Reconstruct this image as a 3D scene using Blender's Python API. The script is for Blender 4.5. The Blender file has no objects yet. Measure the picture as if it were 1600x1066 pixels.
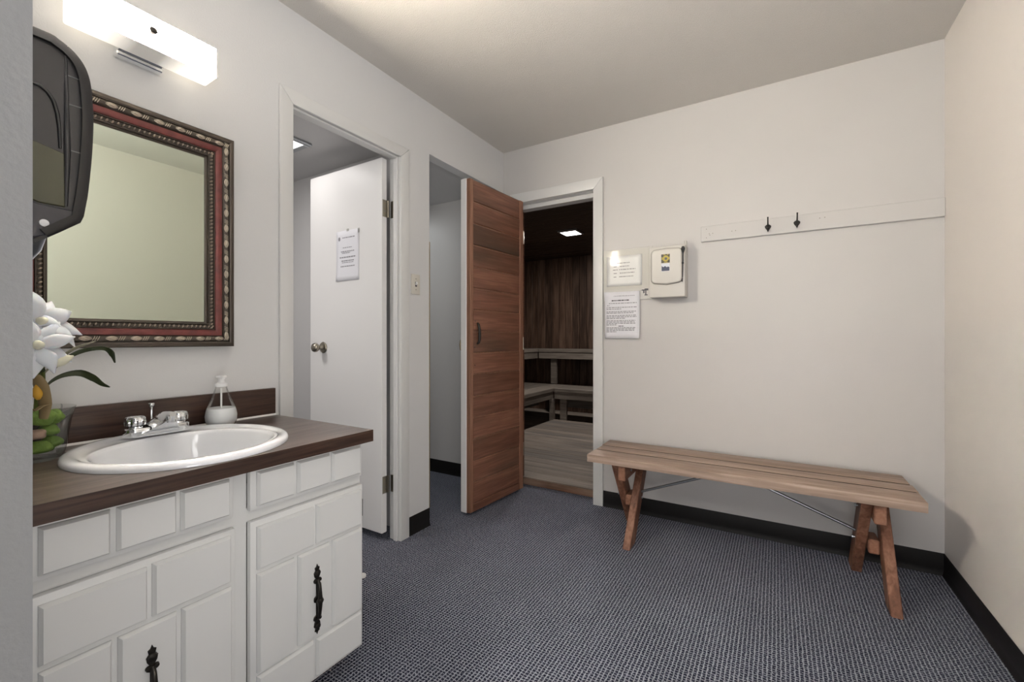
import bpy, bmesh, math, random
from mathutils import Vector, Matrix
random.seed(7)
SC = bpy.context.scene
COL = SC.collection
PI = math.pi

# ------------------------------------------------------------------ camera, world, lights, exposure
YAW = math.atan(413 / 683.0)
cam_d = bpy.data.cameras.new('camera')
cam = bpy.data.objects.new('camera', cam_d)
COL.objects.link(cam)
cam.location = (0, 0, 1.075)
cam.rotation_euler = (PI / 2, 0, YAW)
cam_d.sensor_width = 36
cam_d.lens = 683 / 1600 * 36
cam_d.shift_y = -3 / 1600
cam_d.clip_start = .02
SC.camera = cam

SC.view_settings.view_transform = 'Standard'
SC.view_settings.look = 'None'
SC.view_settings.gamma = 1
SC.view_settings.use_curve_mapping = False
SC.view_settings.exposure = 0.2

world = bpy.data.worlds.new('world')
SC.world = world
world.use_nodes = True
world.node_tree.nodes['Background'].inputs[0].default_value = (1, .98, .95, 1)
world.node_tree.nodes['Background'].inputs[1].default_value = .05


def area(name, loc, size, power, color, rot=(0, 0, 0), size_y=None):
    d = bpy.data.lights.new(name, 'AREA')
    d.energy = power
    d.color = color
    d.size = size
    if size_y:
        d.shape = 'RECTANGLE'
        d.size_y = size_y
    o = bpy.data.objects.new(name, d)
    o.location = loc
    o.rotation_euler = rot
    COL.objects.link(o)
    return o


LAMP_EMIT = 720.0


# unseen fills added near camera, hall, closet, alcove; closet and sauna ceiling lamps
area('soft_fill_light', (.05, .125, 1.72), .8, 4.0, (1, .99, .98), (PI / 2 - .12, 0, math.radians(-4)), .4)  # added fill above the camera, no seen source
area('soft_fill_low_light', (.05, .125, .72), .8, 9.5, (1, .99, .98), (PI / 2 - .05, 0, math.radians(4)), .38)  # added fill below the camera for the lower walls
area('bounce_fill_light', (-.40, .16, 1.72), .3, 17, (1, .995, .99), (PI + math.radians(-16), math.radians(10), 0))  # added upward fill that brightens the ceiling
area('hall_fill_light', (-.1, -.95, 2.35), 1.0, 8, (1, .96, .93))  # unseen fill added in the hall, shining through the doorway
area('closet_ceiling_lamp_light', (-2.30, 1.37, 2.128), .16, 1.0, (1, .965, .94))
area('closet_fill_light', (-2.45, .55, 2.13), .3, 9, (1, .97, .95))  # unseen fill added to brighten the face of the white door
area('alcove_fill_light', (-2.9, 2.2, 2.14), .2, 3.8, (.95, .99, 1))  # unseen fill added to lift the dark alcove
area('sauna_ceiling_lamp_light', (-1.99, 4.58, 2.268), .15, 22, (1, .97, .93))


# ------------------------------------------------------------------ helpers
ORG = {}


def bm_new():
    return bmesh.new()


def box(bm, x0, x1, y0, y1, z0, z1, bev=0, seg=1):
    r = bmesh.ops.create_cube(bm, size=1)
    vs = r['verts']
    sx, sy, sz = x1 - x0, y1 - y0, z1 - z0
    for v in vs:
        v.co = Vector(((x0 + x1) / 2 + v.co.x * sx, (y0 + y1) / 2 + v.co.y * sy, (z0 + z1) / 2 + v.co.z * sz))
    if bev > 0:
        es = list({e for v in vs for e in v.link_edges})
        bmesh.ops.bevel(bm, geom=es, offset=bev, segments=seg, profile=.5, affect='EDGES')
    return bm


def bx(*a, **k):
    return box(bm_new(), *a, **k)


def tube(bm, pts, r, seg=10, cap=True, flat=None):
    """sweep; r number or list; flat=(vector, factor) squashes along a direction"""
    pts = [Vector(p) for p in pts]
    n = len(pts)
    rs = r if isinstance(r, (list, tuple)) else [r] * n
    rings = []
    up = None
    for i, p in enumerate(pts):
        t = (pts[min(i + 1, n - 1)] - pts[max(i - 1, 0)]).normalized()
        if up is None:
            up = Vector((0, 0, 1)) if abs(t.z) < .9 else Vector((1, 0, 0))
        s = t.cross(up).normalized()
        up = s.cross(t).normalized()
        ring = []
        for k in range(seg):
            a = 2 * PI * k / seg
            ring.append(bm.verts.new(p + (s * math.cos(a) + up * math.sin(a)) * rs[i]))
        rings.append(ring)
    for i in range(n - 1):
        for k in range(seg):
            bm.faces.new((rings[i][k], rings[i][(k + 1) % seg], rings[i + 1][(k + 1) % seg], rings[i + 1][k]))
    if cap:
        bm.faces.new(rings[0][::-1])
        bm.faces.new(rings[-1])
    return bm


def lathe(bm, prof, seg=32, c=(0, 0, 0), axis='Z', sx=1, sy=1, cap=True):
    """prof: (r, h) list from bottom to top"""
    c = Vector(c)
    rings = []
    for r, h in prof:
        ring = []
        for k in range(seg):
            a = 2 * PI * k / seg
            x, y = math.cos(a) * r * sx, math.sin(a) * r * sy
            if axis == 'Z':
                v = Vector((x, y, h))
            elif axis == 'X':
                v = Vector((h, x, y))
            else:
                v = Vector((y, h, x))
            ring.append(bm.verts.new(c + v))
        rings.append(ring)
    for i in range(len(rings) - 1):
        for k in range(seg):
            bm.faces.new((rings[i][k], rings[i][(k + 1) % seg], rings[i + 1][(k + 1) % seg], rings[i + 1][k]))
    if cap:
        if prof[0][0] > 1e-6:
            bm.faces.new(rings[0][::-1])
        if prof[-1][0] > 1e-6:
            bm.faces.new(rings[-1])
    bmesh.ops.remove_doubles(bm, verts=bm.verts, dist=1e-6)
    return bm


def prism(bm, poly, f, d0, d1, bev=0, seg=2):
    """poly 2D, f(a, b, d) -> 3D"""
    n = len(poly)
    a = [bm.verts.new(f(p[0], p[1], d0)) for p in poly]
    b = [bm.verts.new(f(p[0], p[1], d1)) for p in poly]
    fa = bm.faces.new(a)
    fb = bm.faces.new(b[::-1])
    for i in range(n):
        bm.faces.new((a[i], b[i], b[(i + 1) % n], a[(i + 1) % n]))
    bmesh.ops.recalc_face_normals(bm, faces=bm.faces)
    if bev > 0:
        es = [e for e in fa.edges] + [e for e in fb.edges]
        bmesh.ops.bevel(bm, geom=es, offset=bev, segments=seg, profile=.5, affect='EDGES')
    return bm


def obj(name, bm, mat, parent=None, smooth=None, loc=None, label=None, kind=None, world_co=True):
    bmesh.ops.recalc_face_normals(bm, faces=bm.faces)
    me = bpy.data.meshes.new(name)
    o = bpy.data.objects.new(name, me)
    org = Vector((0, 0, 0))
    if parent is not None:
        org = ORG.get(parent, Vector((0, 0, 0)))
        o.parent = parent
        ORG[o] = org
        if world_co and org.length > 0:
            bmesh.ops.translate(bm, verts=bm.verts, vec=-org)
    if loc is not None:                      # local location for meshes built round their own origin
        o.location = Vector(loc) - org if parent is not None else loc
    bm.to_mesh(me)
    bm.free()
    if mat:
        me.materials.append(mat)
    if smooth is not None:
        me.shade_smooth()
        me.set_sharp_from_angle(angle=math.radians(smooth))
    COL.objects.link(o)
    if label:
        o['label'] = label
    if kind:
        o['kind'] = kind
    return o


def copy_part(src, parent, loc=None, rot=None):
    o = src.copy()
    COL.objects.link(o)
    o.parent = parent
    if loc is not None:
        o.location = loc
    if rot is not None:
        o.rotation_euler = rot
    return o


def thing(name, label, cat, loc=(0, 0, 0), rotz=0, group=None, kind=None):
    o = bpy.data.objects.new(name, None)
    o.empty_display_size = .05
    COL.objects.link(o)
    o.location = loc
    o.rotation_euler = (0, 0, rotz)
    o['label'] = label
    o['category'] = cat
    if group:
        o['group'] = group
    if kind:
        o['kind'] = kind
    ORG[o] = Vector(loc) if rotz == 0 else Vector((0, 0, 0))
    return o


def tag(o, label, cat, group=None, kind=None):
    o['label'] = label
    o['category'] = cat
    if group:
        o['group'] = group
    if kind:
        o['kind'] = kind
    return o


def struct(name, bm, mat, label, cat, smooth=None):
    return tag(obj(name, bm, mat, None, smooth), label, cat, kind='structure')


# ------------------------------------------------------------------ materials
def new_mat(name):
    m = bpy.data.materials.new(name)
    m.use_nodes = True
    nt = m.node_tree
    return m, nt, nt.nodes['Principled BSDF']


def N(nt, t, **k):
    n = nt.nodes.new(t)
    for a, b in k.items():
        setattr(n, a, b)
    return n


def simple(name, col, rough=.5, metal=0, spec=.5, **kw):
    m, nt, b = new_mat(name)
    b.inputs['Base Color'].default_value = (*col, 1)
    b.inputs['Roughness'].default_value = rough
    b.inputs['Metallic'].default_value = metal
    b.inputs['Specular IOR Level'].default_value = spec
    for k, v in kw.items():
        b.inputs[k].default_value = v
    return m


def coords(nt, rnd=True, kind='Object'):
    tc = N(nt, 'ShaderNodeTexCoord')
    out = tc.outputs[kind]
    if rnd:
        oi = N(nt, 'ShaderNodeObjectInfo')
        mul = N(nt, 'ShaderNodeMath', operation='MULTIPLY')
        mul.inputs[1].default_value = 37.0
        nt.links.new(oi.outputs['Random'], mul.inputs[0])
        add = N(nt, 'ShaderNodeVectorMath', operation='ADD')
        nt.links.new(out, add.inputs[0])
        nt.links.new(mul.outputs[0], add.inputs[1])
        return add.outputs[0], oi.outputs['Random']
    return out, None


def ramp(nt, fac, stops):
    r = N(nt, 'ShaderNodeValToRGB')
    el = r.color_ramp.elements
    while len(el) < len(stops):
        el.new(.5)
    for e, (p, c) in zip(el, stops):
        e.position = p
        e.color = (*c, 1)
    nt.links.new(fac, r.inputs[0])
    return r.outputs[0]


def bump(nt, b, height, strength, dist):
    n = N(nt, 'ShaderNodeBump')
    n.inputs['Strength'].default_value = strength
    n.inputs['Distance'].default_value = dist
    nt.links.new(height, n.inputs['Height'])
    nt.links.new(n.outputs[0], b.inputs['Normal'])


def paint(name, col, rough=.55, scale=160, strength=.35, dist=.002, mottled=.03, spec=.35):
    m, nt, b = new_mat(name)
    co, _ = coords(nt, False)
    n = N(nt, 'ShaderNodeTexNoise')
    n.inputs['Scale'].default_value = scale
    n.inputs['Detail'].default_value = 3
    nt.links.new(co, n.inputs['Vector'])
    n2 = N(nt, 'ShaderNodeTexNoise')
    n2.inputs['Scale'].default_value = 1.7
    n2.inputs['Detail'].default_value = 4
    nt.links.new(co, n2.inputs['Vector'])
    lo = tuple(c * (1 - mottled) for c in col)
    hi = tuple(min(1, c * (1 + mottled)) for c in col)
    nt.links.new(ramp(nt, n2.outputs['Fac'], [(.3, lo), (.7, hi)]), b.inputs['Base Color'])
    b.inputs['Roughness'].default_value = rough
    b.inputs['Specular IOR Level'].default_value = spec
    bump(nt, b, n.outputs['Fac'], strength, dist)
    return m


def wood(name, dark, mid, light, axis='X', fine=90, rough=.5, spec=.4, blotch=None, bumpd=.0008, var=.35):
    m, nt, b = new_mat(name)
    co, rnd = coords(nt, True)
    mp = N(nt, 'ShaderNodeMapping')
    s = [fine, fine, fine]
    s['XYZ'.index(axis)] = fine * .045
    mp.inputs['Scale'].default_value = s
    nt.links.new(co, mp.inputs['Vector'])
    n = N(nt, 'ShaderNodeTexNoise')
    n.inputs['Scale'].default_value = 1
    n.inputs['Detail'].default_value = 5
    n.inputs['Distortion'].default_value = .8
    nt.links.new(mp.outputs[0], n.inputs['Vector'])
    mp2 = N(nt, 'ShaderNodeMapping')
    s2 = [11, 11, 11]
    s2['XYZ'.index(axis)] = 1.6
    mp2.inputs['Scale'].default_value = s2
    nt.links.new(co, mp2.inputs['Vector'])
    n2 = N(nt, 'ShaderNodeTexNoise')
    n2.inputs['Scale'].default_value = 1
    n2.inputs['Detail'].default_value = 3
    n2.inputs['Distortion'].default_value = 1.2
    nt.links.new(mp2.outputs[0], n2.inputs['Vector'])
    mx = N(nt, 'ShaderNodeMath', operation='MULTIPLY_ADD')
    mx.inputs[1].default_value = .55
    nt.links.new(n.outputs['Fac'], mx.inputs[0])
    m2 = N(nt, 'ShaderNodeMath', operation='MULTIPLY')
    m2.inputs[1].default_value = .45
    nt.links.new(n2.outputs['Fac'], m2.inputs[0])
    nt.links.new(m2.outputs[0], mx.inputs[2])
    c = ramp(nt, mx.outputs[0], [(.34, dark), (.5, mid), (.66, light)])
    # board to board tone
    mr = N(nt, 'ShaderNodeMapRange')
    mr.inputs['To Min'].default_value = 1 - var
    mr.inputs['To Max'].default_value = 1 + var
    nt.links.new(rnd, mr.inputs['Value'])
    hs = N(nt, 'ShaderNodeHueSaturation')
    nt.links.new(c, hs.inputs['Color'])
    nt.links.new(mr.outputs[0], hs.inputs['Value'])
    c = hs.outputs[0]
    if blotch:
        n3 = N(nt, 'ShaderNodeTexNoise')
        n3.inputs['Scale'].default_value = blotch[1]
        n3.inputs['Detail'].default_value = 4
        nt.links.new(mp2.outputs[0], n3.inputs['Vector'])
        f = ramp(nt, n3.outputs['Fac'], [(.48, (0, 0, 0)), (.72, (1, 1, 1))])
        mixn = N(nt, 'ShaderNodeMix', data_type='RGBA')
        nt.links.new(f, mixn.inputs[0])
        nt.links.new(c, mixn.inputs[6])
        mixn.inputs[7].default_value = (*blotch[0], 1)
        c = mixn.outputs[2]
    nt.links.new(c, b.inputs['Base Color'])
    b.inputs['Roughness'].default_value = rough
    b.inputs['Specular IOR Level'].default_value = spec
    bump(nt, b, n.outputs['Fac'], .5, bumpd)
    return m


def emit(name, col, strength, base=(.8, .8, .8)):
    m, nt, b = new_mat(name)
    b.inputs['Base Color'].default_value = (*base, 1)
    b.inputs['Emission Color'].default_value = (*col, 1)
    b.inputs['Emission Strength'].default_value = strength
    return m


WALL_C = (.715, .712, .708)
M = {}
M['wall'] = paint('wall_paint', WALL_C, .42, 210, .30, .0018, .012, .4)
M['wall_back'] = paint('wall_paint_eggshell', (.605, .585, .568), .40, 60, .10, .001, .02, .4)
M['wall_right'] = paint('wall_paint_cream', (.76, .718, .672), .40, 60, .10, .001, .015, .4)
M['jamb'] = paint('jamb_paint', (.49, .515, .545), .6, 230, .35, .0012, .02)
M['closet'] = paint('closet_paint', (.60, .59, .585), .5, 120, .15, .001, .012)
M['ceiling'] = paint('ceiling_paint', (.67, .64, .60), .8, 330, .9, .003, .03, .2)
M['trim'] = paint('trim_enamel', (.72, .715, .70), .32, 40, .08, .0006, .015, .5)
M['door_white'] = paint('door_enamel', (.84, .825, .81), .40, 25, .05, .0006, .012, .5)
M['base'] = simple('black_vinyl', (.010, .009, .009), .5, 0, .18)
M['cab'] = paint('cabinet_enamel', (.68, .68, .67), .36, 45, .10, .0006, .02, .5)
M['chrome'] = simple('chrome', (.86, .87, .88), .07, 1)
M['nickel'] = simple('aged_nickel', (.36, .33, .27), .28, 1)
M['brass'] = simple('dull_brass', (.42, .34, .22), .35, 1)
M['steel'] = simple('zinc_steel', (.46, .48, .50), .33, 1)
M['bronze'] = simple('black_bronze', (.022, .019, .016), .36, .6, .5)
M['black'] = simple('black_plastic', (.012, .012, .014), .35)
M['porcelain'] = simple('porcelain', (.90, .915, .95), .06, 0, .6, **{'Coat Weight': .4})
M['caulk'] = simple('white_caulk', (.85, .84, .82), .5)
M['ivory'] = simple('ivory_plastic', (.68, .65, .58), .35)
M['white_pl'] = simple('white_plastic', (.93, .93, .93), .35)
M['box'] = simple('beige_plastic', (.655, .63, .585), .42)
M['board'] = simple('cream_board', (.66, .64, .605), .5)
M['paper'] = simple('paper', (.80, .795, .83), .7)
M['paper_bright'] = simple('sleeved_paper', (.83, .83, .84), .35)
M['ink'] = simple('printed_ink', (.30, .29, .31), .7)
M['ink_dark'] = simple('bold_ink', (.10, .10, .11), .7)
M['bench_top'] = wood('weathered_bench_wood', (.21, .150, .118), (.335, .245, .192), (.46, .355, .29), 'X', 70, .55, .35, None, .0008, .10)
M['bench_leg'] = wood('redwood_leg', (.10, .042, .024), (.19, .085, .05), (.30, .155, .10), 'Z', 60, .55, .3, None, .0008, .25)
M['bench_block'] = wood('redwood_end_grain', (.16, .07, .042), (.24, .115, .07), (.31, .16, .105), 'Y', 50, .6, .3, None, .0006, .12)
M['door_board'] = wood('cedar_board', (.12, .052, .032), (.18, .080, .050), (.26, .125, .080), 'X', 75, .42, .4, ((.075, .046, .031), .5), .0007, .22)
M['door_stile'] = wood('cedar_stile', (.16, .075, .045), (.23, .115, .072), (.30, .16, .105), 'Z', 70, .5, .35, None, .0005, .12)
M['sauna_wall'] = wood('sauna_wall_board', (.030, .016, .010), (.060, .033, .021), (.115, .068, .046), 'Z', 55, .45, .4, ((.16, .10, .07), .8), .0006, .35)
M['sauna_ceil'] = wood('sauna_ceiling_board', (.022, .012, .008), (.040, .023, .015), (.065, .040, .028), 'X', 55, .45, .4, None, .0006, .25)
M['sauna_floor'] = wood('worn_floor_board', (.14, .11, .09), (.21, .17, .14), (.29, .245, .205), 'X', 45, .55, .3, ((.13, .115, .105), .7), .0006, .18)
M['sauna_bench'] = wood('grey_bench_board', (.095, .077, .063), (.155, .128, .106), (.225, .19, .16), 'X', 55, .5, .35, None, .0006, .15)
M['sill'] = wood('sill_board', (.09, .042, .026), (.17, .085, .052), (.27, .15, .10), 'X', 60, .55, .3, ((.27, .19, .14), .8), .0008, .1)


def laminate(name, k, spec=.85, tint=(1, 1, 1)):
    m, nt, b = new_mat(name)
    co, _ = coords(nt, False)
    mp = N(nt, 'ShaderNodeMapping')
    mp.inputs['Scale'].default_value = (38, 3.2, 70)
    nt.links.new(co, mp.inputs['Vector'])
    n = N(nt, 'ShaderNodeTexNoise')
    n.inputs['Scale'].default_value = 1
    n.inputs['Detail'].default_value = 6
    n.inputs['Distortion'].default_value = 1.4
    nt.links.new(mp.outputs[0], n.inputs['Vector'])
    c = ramp(nt, n.outputs['Fac'], [(p_, tuple(q_ * k * t_ for q_, t_ in zip(c_, tint))) for p_, c_ in ((.32, (.032, .0225, .0185)), (.5, (.060, .043, .0365)), (.68, (.098, .074, .064)))])
    nt.links.new(c, b.inputs['Base Color'])
    b.inputs['Roughness'].default_value = .30
    b.inputs['Specular IOR Level'].default_value = spec
    bump(nt, b, n.outputs['Fac'], .15, .0004)
    return m


M['laminate'] = laminate('walnut_laminate_lit', 1.5)  # base colour lightened to paint in the sheen of the top
M['laminate_edge'] = laminate('walnut_laminate_edge', .62, .4, (1.0, .72, .62))


def carpet():
    m, nt, b = new_mat('loop_carpet')
    co, _ = coords(nt, False)
    nz = N(nt, 'ShaderNodeTexNoise')
    nz.inputs['Scale'].default_value = 60
    nz.inputs['Detail'].default_value = 2
    nt.links.new(co, nz.inputs['Vector'])
    sub = N(nt, 'ShaderNodeVectorMath', operation='SUBTRACT')
    sub.inputs[1].default_value = (.5, .5, .5)
    nt.links.new(nz.outputs['Color'], sub.inputs[0])
    sc = N(nt, 'ShaderNodeVectorMath', operation='SCALE')
    sc.inputs['Scale'].default_value = .007
    nt.links.new(sub.outputs[0], sc.inputs[0])
    add = N(nt, 'ShaderNodeVectorMath', operation='ADD')
    nt.links.new(co, add.inputs[0])
    nt.links.new(sc.outputs[0], add.inputs[1])
    sep = N(nt, 'ShaderNodeSeparateXYZ')
    nt.links.new(add.outputs[0], sep.inputs[0])

    def line(out, per):
        a = N(nt, 'ShaderNodeMath', operation='MULTIPLY')
        a.inputs[1].default_value = PI / per
        nt.links.new(out, a.inputs[0])
        s = N(nt, 'ShaderNodeMath', operation='SINE')
        nt.links.new(a.outputs[0], s.inputs[0])
        ab = N(nt, 'ShaderNodeMath', operation='ABSOLUTE')
        nt.links.new(s.outputs[0], ab.inputs[0])
        iv = N(nt, 'ShaderNodeMath', operation='SUBTRACT')
        iv.inputs[0].default_value = 1
        nt.links.new(ab.outputs[0], iv.inputs[1])
        return iv.outputs[0]
    u = line(sep.outputs['X'], .0128)
    v = line(sep.outputs['Y'], .0112)
    vm = N(nt, 'ShaderNodeMath', operation='MULTIPLY')
    vm.inputs[1].default_value = .88
    nt.links.new(v, vm.inputs[0])
    mx = N(nt, 'ShaderNodeMath', operation='SMOOTH_MAX')
    mx.inputs[2].default_value = .15
    nt.links.new(u, mx.inputs[0])
    nt.links.new(vm.outputs[0], mx.inputs[1])
    # flecks
    fl = N(nt, 'ShaderNodeTexNoise')
    fl.inputs['Scale'].default_value = 170
    fl.inputs['Detail'].default_value = 3
    nt.links.new(co, fl.inputs['Vector'])
    fm = N(nt, 'ShaderNodeMath', operation='MULTIPLY_ADD')
    fm.inputs[1].default_value = 1.8
    fm.inputs[2].default_value = -.90
    nt.links.new(fl.outputs['Fac'], fm.inputs[0])
    tot = N(nt, 'ShaderNodeMath', operation='ADD')
    nt.links.new(mx.outputs[0], tot.inputs[0])
    nt.links.new(fm.outputs[0], tot.inputs[1])
    c = ramp(nt, tot.outputs[0], [(.08, (.012, .014, .028)), (.42, (.062, .068, .098)), (.85, (.37, .385, .44))])
    # slow tone drift
    n3 = N(nt, 'ShaderNodeTexNoise')
    n3.inputs['Scale'].default_value = 2.2
    nt.links.new(co, n3.inputs['Vector'])
    mr = N(nt, 'ShaderNodeMapRange')
    mr.inputs['To Min'].default_value = .75
    mr.inputs['To Max'].default_value = 1.25
    nt.links.new(n3.outputs['Fac'], mr.inputs['Value'])
    hs = N(nt, 'ShaderNodeHueSaturation')
    nt.links.new(c, hs.inputs['Color'])
    nt.links.new(mr.outputs[0], hs.inputs['Value'])
    nt.links.new(hs.outputs[0], b.inputs['Base Color'])
    b.inputs['Roughness'].default_value = .95
    b.inputs['Specular IOR Level'].default_value = .1
    bump(nt, b, tot.outputs[0], .9, .004)
    return m


M['carpet'] = carpet()


def glass(name, col, rough=.0, ior=1.45, thin=True):
    """thin clear shell: mostly transparent with a fresnel gloss"""
    m = bpy.data.materials.new(name)
    m.use_nodes = True
    nt = m.node_tree
    nt.nodes.remove(nt.nodes['Principled BSDF'])
    out = nt.nodes['Material Output']
    t = N(nt, 'ShaderNodeBsdfTransparent')
    t.inputs[0].default_value = (*col, 1)
    g = N(nt, 'ShaderNodeBsdfGlossy')
    g.inputs['Roughness'].default_value = rough
    lw = N(nt, 'ShaderNodeLayerWeight')          # same on both sides of the thin wall
    lw.inputs['Blend'].default_value = ior - 1.2
    mm_ = N(nt, 'ShaderNodeMath', operation='MULTIPLY')
    mm_.inputs[1].default_value = .55
    nt.links.new(lw.outputs['Fresnel'], mm_.inputs[0])
    lw = mm_
    mix = N(nt, 'ShaderNodeMixShader')
    nt.links.new(lw.outputs[0], mix.inputs[0])
    nt.links.new(t.outputs[0], mix.inputs[1])
    nt.links.new(g.outputs[0], mix.inputs[2])
    nt.links.new(mix.outputs[0], out.inputs[0])
    return m


M['glass'] = glass('clear_glass', (.88, .90, .88), .02, 1.5)
M['bottle'] = glass('clear_plastic', (.98, .98, .97), .04, 1.4)
M['sleeve'] = glass('clear_sleeve', (.97, .97, .95), .12, 1.45)
M['mirror'] = simple('mirror_glass', (.62, .68, .57), .01, 1)

# ------------------------------------------------------------------ room shell
L, B, R, CEIL = -1.717, 2.716, .654, 2.44
LT = .068           # thickness of the left wall
AL0 = 1.915         # alcove opening start (Y)
AZ = 2.145          # alcove opening head
D0, D1, DZ = 1.06, 1.692, 2.06   # closet door rough opening

bm = bm_new()
box(bm, -3.6, R + .12, -2.2, B + .118, -.06, 0)
struct('floor', bm, M['carpet'], 'dark navy and grey looped carpet with a fine ribbed grid weave', 'floor')

bm = bm_new()
box(bm, L - LT, R + .12, -2.2, B + .12, CEIL, CEIL + .08)
struct('ceiling', bm, M['ceiling'], 'stippled off-white ceiling over the dressing room', 'ceiling')

bm = bm_new()
box(bm, L - LT, L, -.03, D0, 0, CEIL)
box(bm, L - LT, L, D0, D1, DZ, CEIL)
box(bm, L - LT, L, D1, AL0, 0, CEIL)
box(bm, L - LT, L, AL0, B, AZ, CEIL)
struct('wall_left', bm, M['wall'], 'off-white orange-peel textured wall carrying the mirror, lamp and closet doorway', 'wall')

SO0, SO1, SOZ = -1.612, -1.0, 2.06
bm = bm_new()
box(bm, -3.4, SO0, B, B + .12, 0, CEIL)
box(bm, SO0, SO1, B, B + .12, SOZ, CEIL)
box(bm, SO1, R + .12, B, B + .12, 0, CEIL)
struct('wall_back', bm, M['wall_back'], 'cream painted wall with the sauna doorway, the notices and the coat hook rail', 'wall')

bm = bx(R, R + .12, -2.2, B, 0, CEIL)
struct('wall_right', bm, M['wall_right'], 'blank cream wall at the right beyond the bench', 'wall')

# near wall with the doorway the view comes through
bm = bm_new()
box(bm, L - LT, -.46, -.05, .0911, 0, CEIL)
box(bm, .50, R, -.05, .0911, 0, CEIL)
box(bm, -.46, .50, -.05, .0911, 2.08, CEIL)
struct('wall_front', bm, M['jamb'], 'grey textured wall end at the near left edge, hiding the left of the vanity', 'wall')

# hall behind the view
bm = bm_new()
box(bm, L - .1, L, -2.2, -.05, 0, CEIL)
struct('wall_hall_left', bm, M['wall'], 'plain off-white wall of the hall outside the doorway, left side', 'wall')
bm = bx(L, R, -2.3, -2.2, 0, CEIL)
struct('wall_hall_back', bm, M['wall'], 'plain off-white end wall of the hall behind the doorway', 'wall')

# closet beyond the white door
CZ = 2.15
bm = bm_new()
box(bm, -3.4, L - LT, 1.785, AL0, 0, CEIL)
struct('wall_closet', bm, M['closet'], 'white partition wall behind the open white door', 'wall')
bm = bm_new()
box(bm, -3.5, -3.4, .2, B, 0, CEIL)
struct('wall_closet_left', bm, M['closet'], 'white outer wall of the closet and the alcove', 'wall')
bm = bx(-3.4, L - LT, .1, .2, 0, CEIL)
struct('wall_closet_front', bm, M['closet'], 'white near wall of the closet', 'wall')
bm = bx(-3.4, L - LT, .2, 1.785, CZ, CZ + .05)
struct('ceiling_closet', bm, M['closet'], 'low white ceiling of the closet with a recessed square lamp', 'ceiling')
bm = bx(-3.4, L - LT - .001, AL0, B, AZ + .02, AZ + .07)
struct('ceiling_alcove', bm, M['closet'], 'low ceiling of the grey alcove left of the sauna door', 'ceiling')


# ------------------------------------------------------------------ baseboards (black vinyl cove)
def cove(name, x0, y0, x1, y1, nx, ny, label, h=.1):
    """strip from p0 to p1 whose room side is the normal n"""
    prof = [(0, 0), (.010, 0), (.008, .006), (.0045, .014), (.0035, .03), (.0035, h - .002), (.0025, h), (0, h)]
    p0, p1, n = Vector((x0, y0, 0)), Vector((x1, y1, 0)), Vector((nx, ny, 0))
    b = bm_new()
    prism(b, prof, lambda a, z, d: (p0 if d == 0 else p1) + n * a + Vector((0, 0, z)), 0, 1)
    return struct(name, b, M['base'], label, 'baseboard', 40)


cove('baseboard_back', -.953, B, R, B, 0, -1, 'black vinyl baseboard along the cream wall behind the bench')
cove('baseboard_right', R, .0911, R, B, -1, 0, 'black vinyl baseboard along the right-hand wall')
cove('baseboard_left', L, 1.742, L, AL0, 1, 0, 'short black vinyl baseboard on the narrow pier beside the closet doorway')
cove('baseboard_alcove', -3.4, B, -1.66, B, 0, -1, 'black vinyl baseboard inside the grey alcove')

# ------------------------------------------------------------------ closet doorway: casing, jamb, stop
CT = .014


def casing(name, plane, o0, o1, oz, i0, i1, iz, sgn, axis, label):
    """three-sided mitred casing. axis 'Y': wall X=plane, facing +X ; axis 'X': wall Y=plane facing -Y"""
    root = thing(name, label, 'door trim', kind='structure')

    def f(a, z, d):
        return Vector((plane + sgn * d, a, z)) if axis == 'Y' else Vector((a, plane + sgn * d, z))
    for poly in ([(o0, 0), (i0, 0), (i0, iz), (o0, oz)], [(i1, 0), (o1, 0), (o1, oz), (i1, iz)], [(i0, iz), (i1, iz), (o1, oz), (o0, oz)]):
        b = bm_new()
        prism(b, poly, f, .0, CT, .004, 2)
        obj('casing_board', b, M['trim'], root, 35)
    return root


casing('trim_1', L, 1.020, 1.742, 2.104, 1.077, 1.680, 2.044, 1, 'Y', 'white painted casing around the closet doorway')
root = thing('trim_2', 'white painted jamb and stop lining the closet doorway', 'door trim', kind='structure')
obj('jamb_board', bx(L - LT, L + .002, 1.060, 1.073, 0, 2.06), M['trim'], root)
obj('jamb_board', bx(L - LT, L + .002, 1.679, 1.692, 0, 2.06), M['trim'], root)
obj('jamb_board', bx(L - LT, L + .002, 1.073, 1.679, 2.047, 2.06), M['trim'], root)
obj('door_stop', bx(L - .034, L - .006, 1.668, 1.679, 0, 2.047, bev=.002), M['trim'], root)
obj('door_stop', bx(L - .034, L - .006, 1.073, 1.668, 2.036, 2.047, bev=.002), M['trim'], root)

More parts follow.
